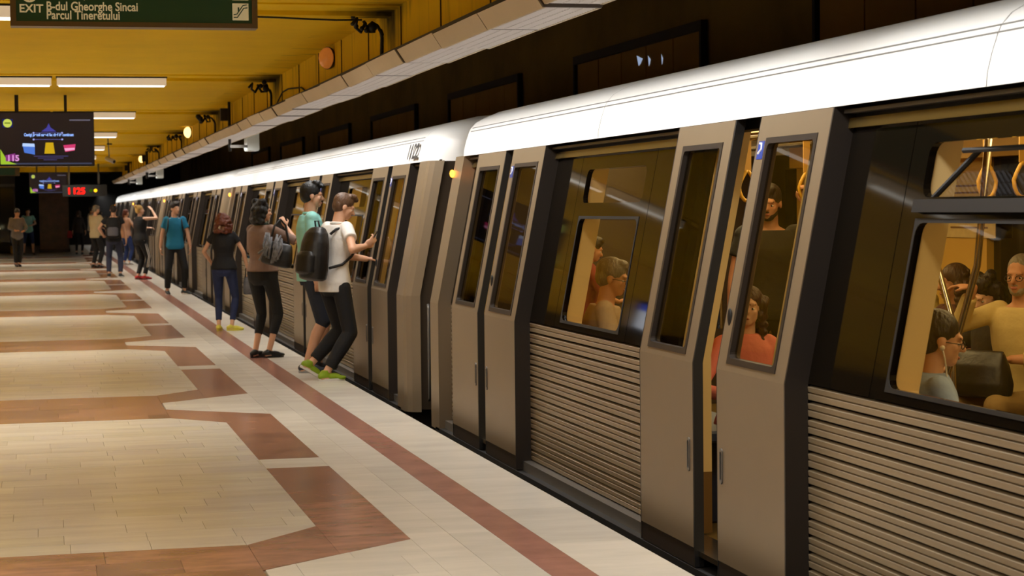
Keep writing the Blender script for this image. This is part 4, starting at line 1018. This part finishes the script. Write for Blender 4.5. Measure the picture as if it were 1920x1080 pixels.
# --- the two young men at the nearest open door of the second car
_, i1 = person('young man in white tee shirt and green sneakers, holding a phone by the train door', (2.51, 17.85), -1.0, 1.77, skin='light', vox=.0068, pel=(0, .10, -.035), lean=.03, chest=(.08, 0), twist=-.05, head=(-.42, -.28, 0), slim=.88,
    feet={'R': (.06, -.06, 0, -.45, 0), 'L': (-.20, -.02, .065, -.45, .55)}, hands={'R': ((.26, .25, 1.22), (.9, -1, -.8), (.35, .65, .55), (-.8, .4, .35), .75), 'L': ((.13, .38, 1.10), (-.4, -1, -.7), (.5, .85, .03), (0, -.2, -1), .35)}, knee={'R': (.55, 1, .1), 'L': (.3, 1, .1)},
    top='tee', topm=WHT, sleeve=.52, hem=.84, bottom='trousers', botm=BLK, shoes='s', shoem=mat('green_shoe', (130, 158, 12), rough=.6), solem=mat('pale_sole', (214, 208, 200), rough=.6), hair='quiff', hairmat=hairm('light_brown', (88, 60, 38)), collar=WHT)
pack('black leather backpack worn by the young man in white tee shirt', i1, LEATH, .155, .115, .25, z=1.17)
el, wr, hd, sdv, pn = i1['A']['R']; c = world(i1, wr+hd*.115+pn*.035)
ph = thing('phone', 'black phone in the raised hand of the young man in white', 'phone', c, -PI/2); ph.rotation_euler = (-.55, 0, -PI/2)
BX('phone_body', (-.036, -.005, -.07), (.036, .004, .07), BLACK, ph, .003); BX('phone_display', (-.032, -.0062, -.062), (.032, -.005, .062), mat('phone_glass', (40, 44, 52), rough=.1, emit=.2), ph)
_, i2 = person('dark haired young man in turquoise polo and denim shorts behind the white tee shirt', (2.50, 18.85), -PI/2, 1.84, skin='light', vox=.0075, pel=(0, 0, 0), head=(0, -.06, 0), slim=.92, feet={'R': (.10, -.06, 0, -.1, 0), 'L': (-.12, .08, 0, .1, 0)},
    hands={'R': ((.24, .03, .79), (.3, -1, 0), (-.05, .15, -1)), 'L': ((-.22, .10, .82), (-.4, -1, 0), (0, .2, -1))}, top='polo', topm=TUR, sleeve=.55, hem=.84, bottom='shorts', botm=DEN, shoes='s', shoem=mat('navy_shoe', (40, 46, 60), rough=.6), solem=mat('grey_sole', (150, 150, 152), rough=.6), hair='quiff', hairmat=HB, collar=TUR)
# --- woman in taupe top
_, i3 = person('black haired woman in taupe top raising a hand to her face', (2.25, 20.85), -.75, 1.70, fem=True, vox=.008, skin='light', head=(-.45, -.05, 0), chest=(-.03, 0), slim=1.04, feet={'R': (.06, .02, 0, -.55, 0), 'L': (-.09, -.03, 0, -.1, 0)},
    hands={'R': ((.21, .16, 1.44), (1, .5, -.6), (-.45, -.1, .9), (-.6, .5, .2), .9), 'L': ((-.12, .30, 1.05), (-1, -.6, -.5), (1, .2, 0))}, top='shirt', topm=TAUPE, sleeve=1.0, hem=.95, bottom='leggings', botm=BLK2, hemleg=.30, shoes='s', shoem=mat('black_shoe', (18, 17, 17), rough=.35), hair='bob', hairmat=HB)
hb = bag('large black leather shoulder bag with patterned scarf, on the woman in taupe', 'handbag', (2.35, 20.50, .99), -.45, .17, .08, .25, LEATH); hb.rotation_euler = (0, .22, -.45)
TB('strap', [(-.12, .02, .2), (-.12, .07, .40), (-.10, .16, .475), (-.06, .25, .42), (.10, .06, .2)], .012, BLACK, hb)
bm = bmesh.new(); rs = random.Random(3)
for i in range(14): x = rs.uniform(-.15, .03); tube(bm, [(x, -.07, .27+rs.uniform(0, .07)), (x+rs.uniform(-.05, .06), -.10, .2), (x+rs.uniform(-.05, .08), -.105, .02+rs.uniform(-.02, .1))], .012, 6)
obj('scarf', bm, mat('grey_scarf', (120, 122, 128), rough=.7, var=.6, scale=26), hb, True)
TB('neck_scarf', [i3['tors'](1.45)[0]+Vector((.066*math.cos(a), .066*math.sin(a), .02)) for a in [2*PI*i/16 for i in range(17)]], .018, mat('green_scarf', (30, 52, 42), rough=.8), i3['root'])
# --- red haired woman
_, i4 = person('woman with big red curly hair in black tee shirt and blue jeans', (2.27, 25.7), -.25, 1.56, fem=True, vox=.009, skin='light', slim=1.05, feet={'R': (.10, .02, 0, -1.2, 0), 'L': (-.09, 0, 0, 0, 0)}, hands={'R': ((.32, .14, .93), (1, -.6, 0), (.1, .2, -1)), 'L': ((-.20, .16, .98), (-1, -.6, 0), (0, .8, -.5))},
    top='tee', topm=BLK, sleeve=.45, hem=.90, bottom='leggings', botm=JEAN, hemleg=.12, shoes='s', shoem=mat('yellow_shoe', (206, 194, 70), rough=.6), hair='bigcurly', hairmat=HR)
c = world(i4, i4['A']['R'][1]); bag('small grey handbag in the right hand of the red haired woman', 'handbag', (c.x+.03, c.y, c.z-.36), -.25, .09, .05, .24, mat('grey_bag', (84, 82, 84), rough=.45, var=.3, scale=14), (0, 0, .33))
# --- man in blue polo
_, i5 = person('man in blue polo shirt and black trousers, looking at the train', (2.38, 37.25), PI, 1.74, vox=.010, skin='light', head=(.75, 0, 0), slim=.95, feet={'R': (.16, 0, 0, .1, 0), 'L': (-.16, .02, 0, .75, 0)}, hands={'R': ((.29, -.02, .80), (.8, -1, 0), (0, .12, -1)), 'L': ((-.30, .04, .82), (-.8, -1, 0), (0, .12, -1))},
    top='polo', topm=BPOLO, sleeve=.6, hem=.86, bottom='trousers', botm=BLK, shoes='s', shoem=mat('dark_sneaker', (34, 44, 46), rough=.6), solem=mat('pale_sole', (214, 208, 200)), hair='quiff', hairmat=HD, collar=BPOLO)
pack('black backpack on the man in blue polo, straps showing in front', i5, LEATH, .13, .09, .22)
# --- woman in black with striped trousers and red shoes
_, i6 = person('woman in black sleeveless top, white striped trousers and red shoes', (2.14, 45.9), -1.0, 1.74, fem=True, vox=.011, skin='pale', head=(-.2, .1, 0), slim=1.12, feet={'R': (.07, .05, 0, -.3, 0), 'L': (-.09, -.02, 0, -.2, 0)}, hands={'R': ((.14, .24, 1.62), (1, .8, -.9), (-.6, -.2, .6)), 'L': ((-.15, .34, 1.2), (-1, -.6, -.6), (.3, 1, 0))},
    top='vest', topm=BLK, sleeve=0, hem=.88, bottom='trousers', botm=BLK, shoes='s', shoem=mat('red_shoe', (176, 26, 32), rough=.55), solem=mat('dark_sole', (40, 34, 34)), hair='bun', hairmat=HY)
kn, ank, Mf = i6['J']['R']; hp_ = Vector((.092, 0, .90))
for dx in (-.02, .02): TB('trouser_stripe', [Vector((.185, -.01+dx, .92)), kn+Vector((.075, -.03+dx, .05)), kn.lerp(ank, .5)+Vector((.072, -.02+dx, 0))], .008, WHT, i6['root'], 6)
# --- group farther on
_, i7 = person('man seen from behind in black tee shirt with black and grey backpack', (1.60, 47.7), -.1, 1.74, vox=.012, face=False, skin='light', feet={'R': (.14, .02, 0, -.3, 0), 'L': (-.13, 0, 0, .2, 0)}, hands={'R': ((.30, .0, .85), (1, -1, 0), (0, .3, -1)), 'L': ((-.25, .15, 1.0), (-1, -.6, 0), (0, 1, 0))},
    top='tee', topm=BLK2, sleeve=.5, hem=.86, bottom='trousers', botm=cloth('navy', (44, 48, 70)), shoes='s', shoem=mat('dark_sneaker', (34, 44, 46)), solem=mat('pale_sole', (214, 208, 200)), hair='crop', hairmat=HD)
pack('black backpack with a grey front panel, worn by the man in black tee shirt', i7, BLK, .17, .11, .25, panel=cloth('grey_panel', (88, 86, 92)))
person('person in peach top and blue jeans beyond the woman in red shoes', (2.32, 58.5), -.9, 1.66, fem=True, vox=.012, face=False, feet={}, hands={'R': ((.18, .28, 1.06), (1, -.6, -.3), (-.3, 1, 0))}, top='shirt', topm=cloth('peach', (196, 150, 122), .05), sleeve=1.3, hem=.84, bottom='trousers', botm=cloth('jean_blue', (40, 62, 120)), shoes='s', shoem=mat('white_shoe', (206, 200, 196)), hair='tied', hairmat=HR)
person('grey haired man in beige waistcoat over white sleeves, left of the grey backpack', (1.38, 56.0), -.8, 1.76, vox=.012, face=True, head=(-.2, -.15, 0), hands={'R': ((.16, .32, 1.12), (1, -.6, -.4), (-.4, .8, 0)), 'L': ((-.16, .32, 1.12), (-1, -.6, -.4), (.4, .8, 0))}, top='shirt', topm=cloth('beige', (176, 160, 122), .05), sleeve=1.5, hem=.84, bottom='trousers', botm=BLK, shoes='s', shoem=mat('black_shoe', (18, 17, 17)), hair='short', hairmat=HG)
person('man in white tee shirt at the back of the waiting group', (1.66, 72.9), -1.2, 1.80, vox=.013, face=False, hands={'R': ((.16, .32, 1.1), (1, -.6, -.4), (-.4, .8, 0))}, top='tee', topm=WHT, sleeve=.5, hem=.86, bottom='trousers', botm=cloth('grey_trouser', (78, 72, 76)), shoes='s', shoem=mat('dark_sneaker', (34, 44, 46)), hair='short', hairmat=HD)
person('woman in dark jacket and black leggings with red bag, farthest of the group', (1.22, 74.2), -.2, 1.66, fem=True, vox=.013, face=False, top='shirt', topm=cloth('charcoal', (52, 46, 46)), sleeve=1.8, hem=.84, bottom='leggings', botm=BLK, shoes='s', shoem=mat('dark_sneaker', (34, 44, 46)), hair='long', hairmat=HBR)
bag('small red bag on the woman farthest back in the group', 'handbag', (.88, 74.0, .62), 0, .09, .06, .26, mat('red_bag', (150, 24, 30), rough=.6))
person('dark haired woman between the white tee shirt and the train', (1.98, 74.0), -.6, 1.68, fem=True, vox=.013, face=False, top='shirt', topm=BLK2, sleeve=1.8, hem=.84, bottom='leggings', botm=BLK, shoes='s', shoem=mat('dark_sneaker', (34, 44, 46)), hair='long', hairmat=HB)
person('man in dark open jacket and grey shirt looking at his phone, far left', (-.80, 58.7), PI+.25, 1.70, vox=.012, face=True, head=(0, -.45, 0), skin='tan', feet={'R': (.05, 0, 0, 0, 0), 'L': (-.05, 0, 0, 0, 0)}, hands={'R': ((.10, .28, 1.08), (1, -.6, -.4), (-.3, .9, .2)), 'L': ((-.12, .28, 1.06), (-1, -.6, -.4), (.4, .8, .1))}, top='shirt', topm=cloth('grey_shirt', (112, 106, 104)), sleeve=1.8, hem=.80, bottom='trousers', botm=BLK, shoes='s', shoem=mat('black_shoe', (18, 17, 17)), hair='short', hairmat=HD)
jk = D.objects['person.012'] if 'person.012' in D.objects else None
person('man in turquoise tee shirt and blue shorts, far left by the kiosk', (-.62, 75.1), PI, 1.74, vox=.012, face=True, head=(.1, -.4, 0), skin='light', feet={'R': (.17, 0, 0, 0, 0), 'L': (-.17, -.1, 0, .4, 0)}, hands={'R': ((.10, .28, 1.12), (1, -.6, -.4), (-.3, .9, .2)), 'L': ((-.12, .28, 1.1), (-1, -.6, -.4), (.4, .8, .1))}, top='tee', topm=TUR, sleeve=.55, hem=.82, bottom='shorts', botm=cloth('blue_shorts', (36, 52, 92)), shoes='s', shoem=mat('black_shoe', (18, 17, 17)), hair='crop', hairmat=HD)
# --- passengers in the nearest car
FL = -.03
SF = {'R': (.13, .42, 0, 0, 0), 'L': (-.13, .40, 0, 0, 0)}
def lap(z=.72, y=.26): return {'R': ((.10, y, z), (1, -.6, -.3), (-.5, 1, 0)), 'L': ((-.10, y, z), (-1, -.6, -.3), (.5, 1, 0))}
person('girl with long curly brown hair in coral top, looking up through the door glass', (3.47, 9.38, FL), PI-.15, 1.62, fem=True, vox=.0072, skin='pale', sit=True, pel=(0, -.02, -.44), lean=.04, head=(-.30, .16, -.08), feet=SF, hands=lap(.70, .22), top='shirt', topm=cloth('coral', (236, 138, 122), .05), sleeve=1.7, hem=.90, botm=BLK, shoem=BLK, hair='curly', hairmat=hairm('chestnut', (62, 34, 22)))
person('bearded man in dark tee shirt gripping a strap inside the nearest car', (4.59, 11.95, FL), PI-.25, 1.74, vox=.009, skin='tan', head=(-.3, -.15, 0), hands={'L': ((-.20, .22, 1.62), (-1, .3, -.6), (0, 0, 1), (0, 1, 0), 1.1), 'R': ((.27, .05, .82), (1, -1, 0), (0, .1, -1))}, top='tee', topm=cloth('brown_tee', (40, 36, 24)), sleeve=.55, hem=.86, botm=BLK, shoem=BLK, hair='short', hairmat=HD, beard=HD)
person('older man with grey hair and tan shirt seated with his back to the window', (3.32, 11.62, FL), -1.85, 1.70, vox=.008, skin='tan', sit=True, pel=(0, 0, -.42), lean=.12, head=(-.1, -.10, 0), feet=SF, hands=lap(), top='shirt', topm=cloth('tan_shirt', (172, 148, 116), .05), sleeve=1., hem=.90, botm=BLK2, shoem=BLK, hair='short', hairmat=HG, glasses=True)
person('small passenger in red standing beyond the grey haired man', (3.85, 13.75, FL), -1.5, 1.42, fem=True, vox=.010, skin='tan', head=(0, -.35, 0), hands={'R': ((.14, .26, 1.12), (1, -.6, -.4), (-.4, .8, .2))}, top='shirt', topm=cloth('brick_red', (136, 40, 28)), sleeve=1., hem=.86, botm=BLK, shoem=BLK, hair='short', hairmat=HD)
_, i20 = person('woman with glasses and white earphones in pale blue top, seated at the window', (3.32, 7.02, FL), -1.72, 1.64, fem=True, vox=.0072, skin='light', sit=True, pel=(0, .02, -.46), lean=.05, head=(-.05, -.12, 0), feet=SF, hands=lap(), top='shirt', topm=cloth('pale_blue', (150, 172, 206), .04), sleeve=1., hem=.90, botm=BLK, shoem=BLK, hair='tied', hairmat=HD, glasses=True)
H_ = i20['Hd']; s_ = Vector((.078, .0, .105)); p0 = H_(*s_)
TB('earphone_cable', [p0, H_(.075, .02, .06), H_(.06, .05, -.03), H_(.05, .11, -.16), H_(.03, .15, -.26)], .0035, mat('white_plastic', (226, 222, 210), rough=.4), i20['root'], 6)
b = bmesh.new(); ell(b, p0, (.011, .011, .011), 10, 8); obj('earphone', b, mat('white_plastic', (226, 222, 210)), i20['root'], True)
person('man in pale striped shirt seated on the far bench, nearest the white pole', (5.40, 11.66, FL), PI-.7, 1.72, vox=.009, skin='tan', sit=True, pel=(0, 0, -.42), head=(.9, -.1, 0), feet=SF, hands=lap(), top='shirt', topm=mat('cloth_striped', (188, 168, 96), rough=.85, var=.35, scale=3, stretch=(.5, .5, 14)), sleeve=1.4, hem=.90, botm=BLK2, shoem=BLK, hair='crop', hairmat=HD)
person('brown haired passenger on the far bench with a hand before the face', (5.44, 10.98, FL), PI/2+.35, 1.66, fem=True, vox=.009, skin='tan', sit=True, pel=(0, 0, -.43), head=(-.6, -.1, 0), feet=SF, hands={'R': ((.10, .24, .80), (1, -.6, -.3), (-.2, .4, 1)), 'L': ((-.10, .26, .72), (-1, -.6, -.3), (.5, 1, 0))}, top='tee', topm=cloth('plum', (84, 44, 40)), sleeve=.6, hem=.90, botm=BLK, shoem=BLK, hair='long', hairmat=HBR)
person('dark haired woman on the far bench looking down at her lap', (5.44, 10.50, FL), PI/2+.25, 1.62, fem=True, vox=.009, skin='pale', sit=True, pel=(0, 0, -.44), head=(.1, -.5, 0), feet=SF, hands=lap(), top='tee', topm=cloth('dark_top', (44, 38, 34)), sleeve=.6, hem=.90, botm=BLK, shoem=BLK, hair='bob', hairmat=HD)
_, i24 = person('old man with grey beard and glasses in cream jacket, arm stretched out', (5.38, 10.02, FL), PI/2+.45, 1.74, vox=.009, skin='tan', sit=True, pel=(0, .02, -.43), head=(.2, -.05, 0), feet=SF, hands={'R': ((.10, .34, 1.34-.20), (.6, -.6, -1), (.9, .3, .1)), 'L': ((-.10, .26, .74), (-1, -.6, -.3), (.5, 1, 0))}, top='shirt', topm=cloth('cream_jacket', (206, 184, 122), .06), sleeve=1.75, hem=.90, botm=cloth('khaki', (150, 124, 74)), shoem=BLK, hair='grey_ring' if 0 else 'crop', hairmat=HG, beard=hairm('grey_beard', (150, 140, 120)), glasses=True)
bag('black bag on the lap of the old man with grey beard', 'bag', (5.02, 9.86, .50), PI/2+.45, .20, .12, .26, LEATH)
D.scenes.remove(TMP)
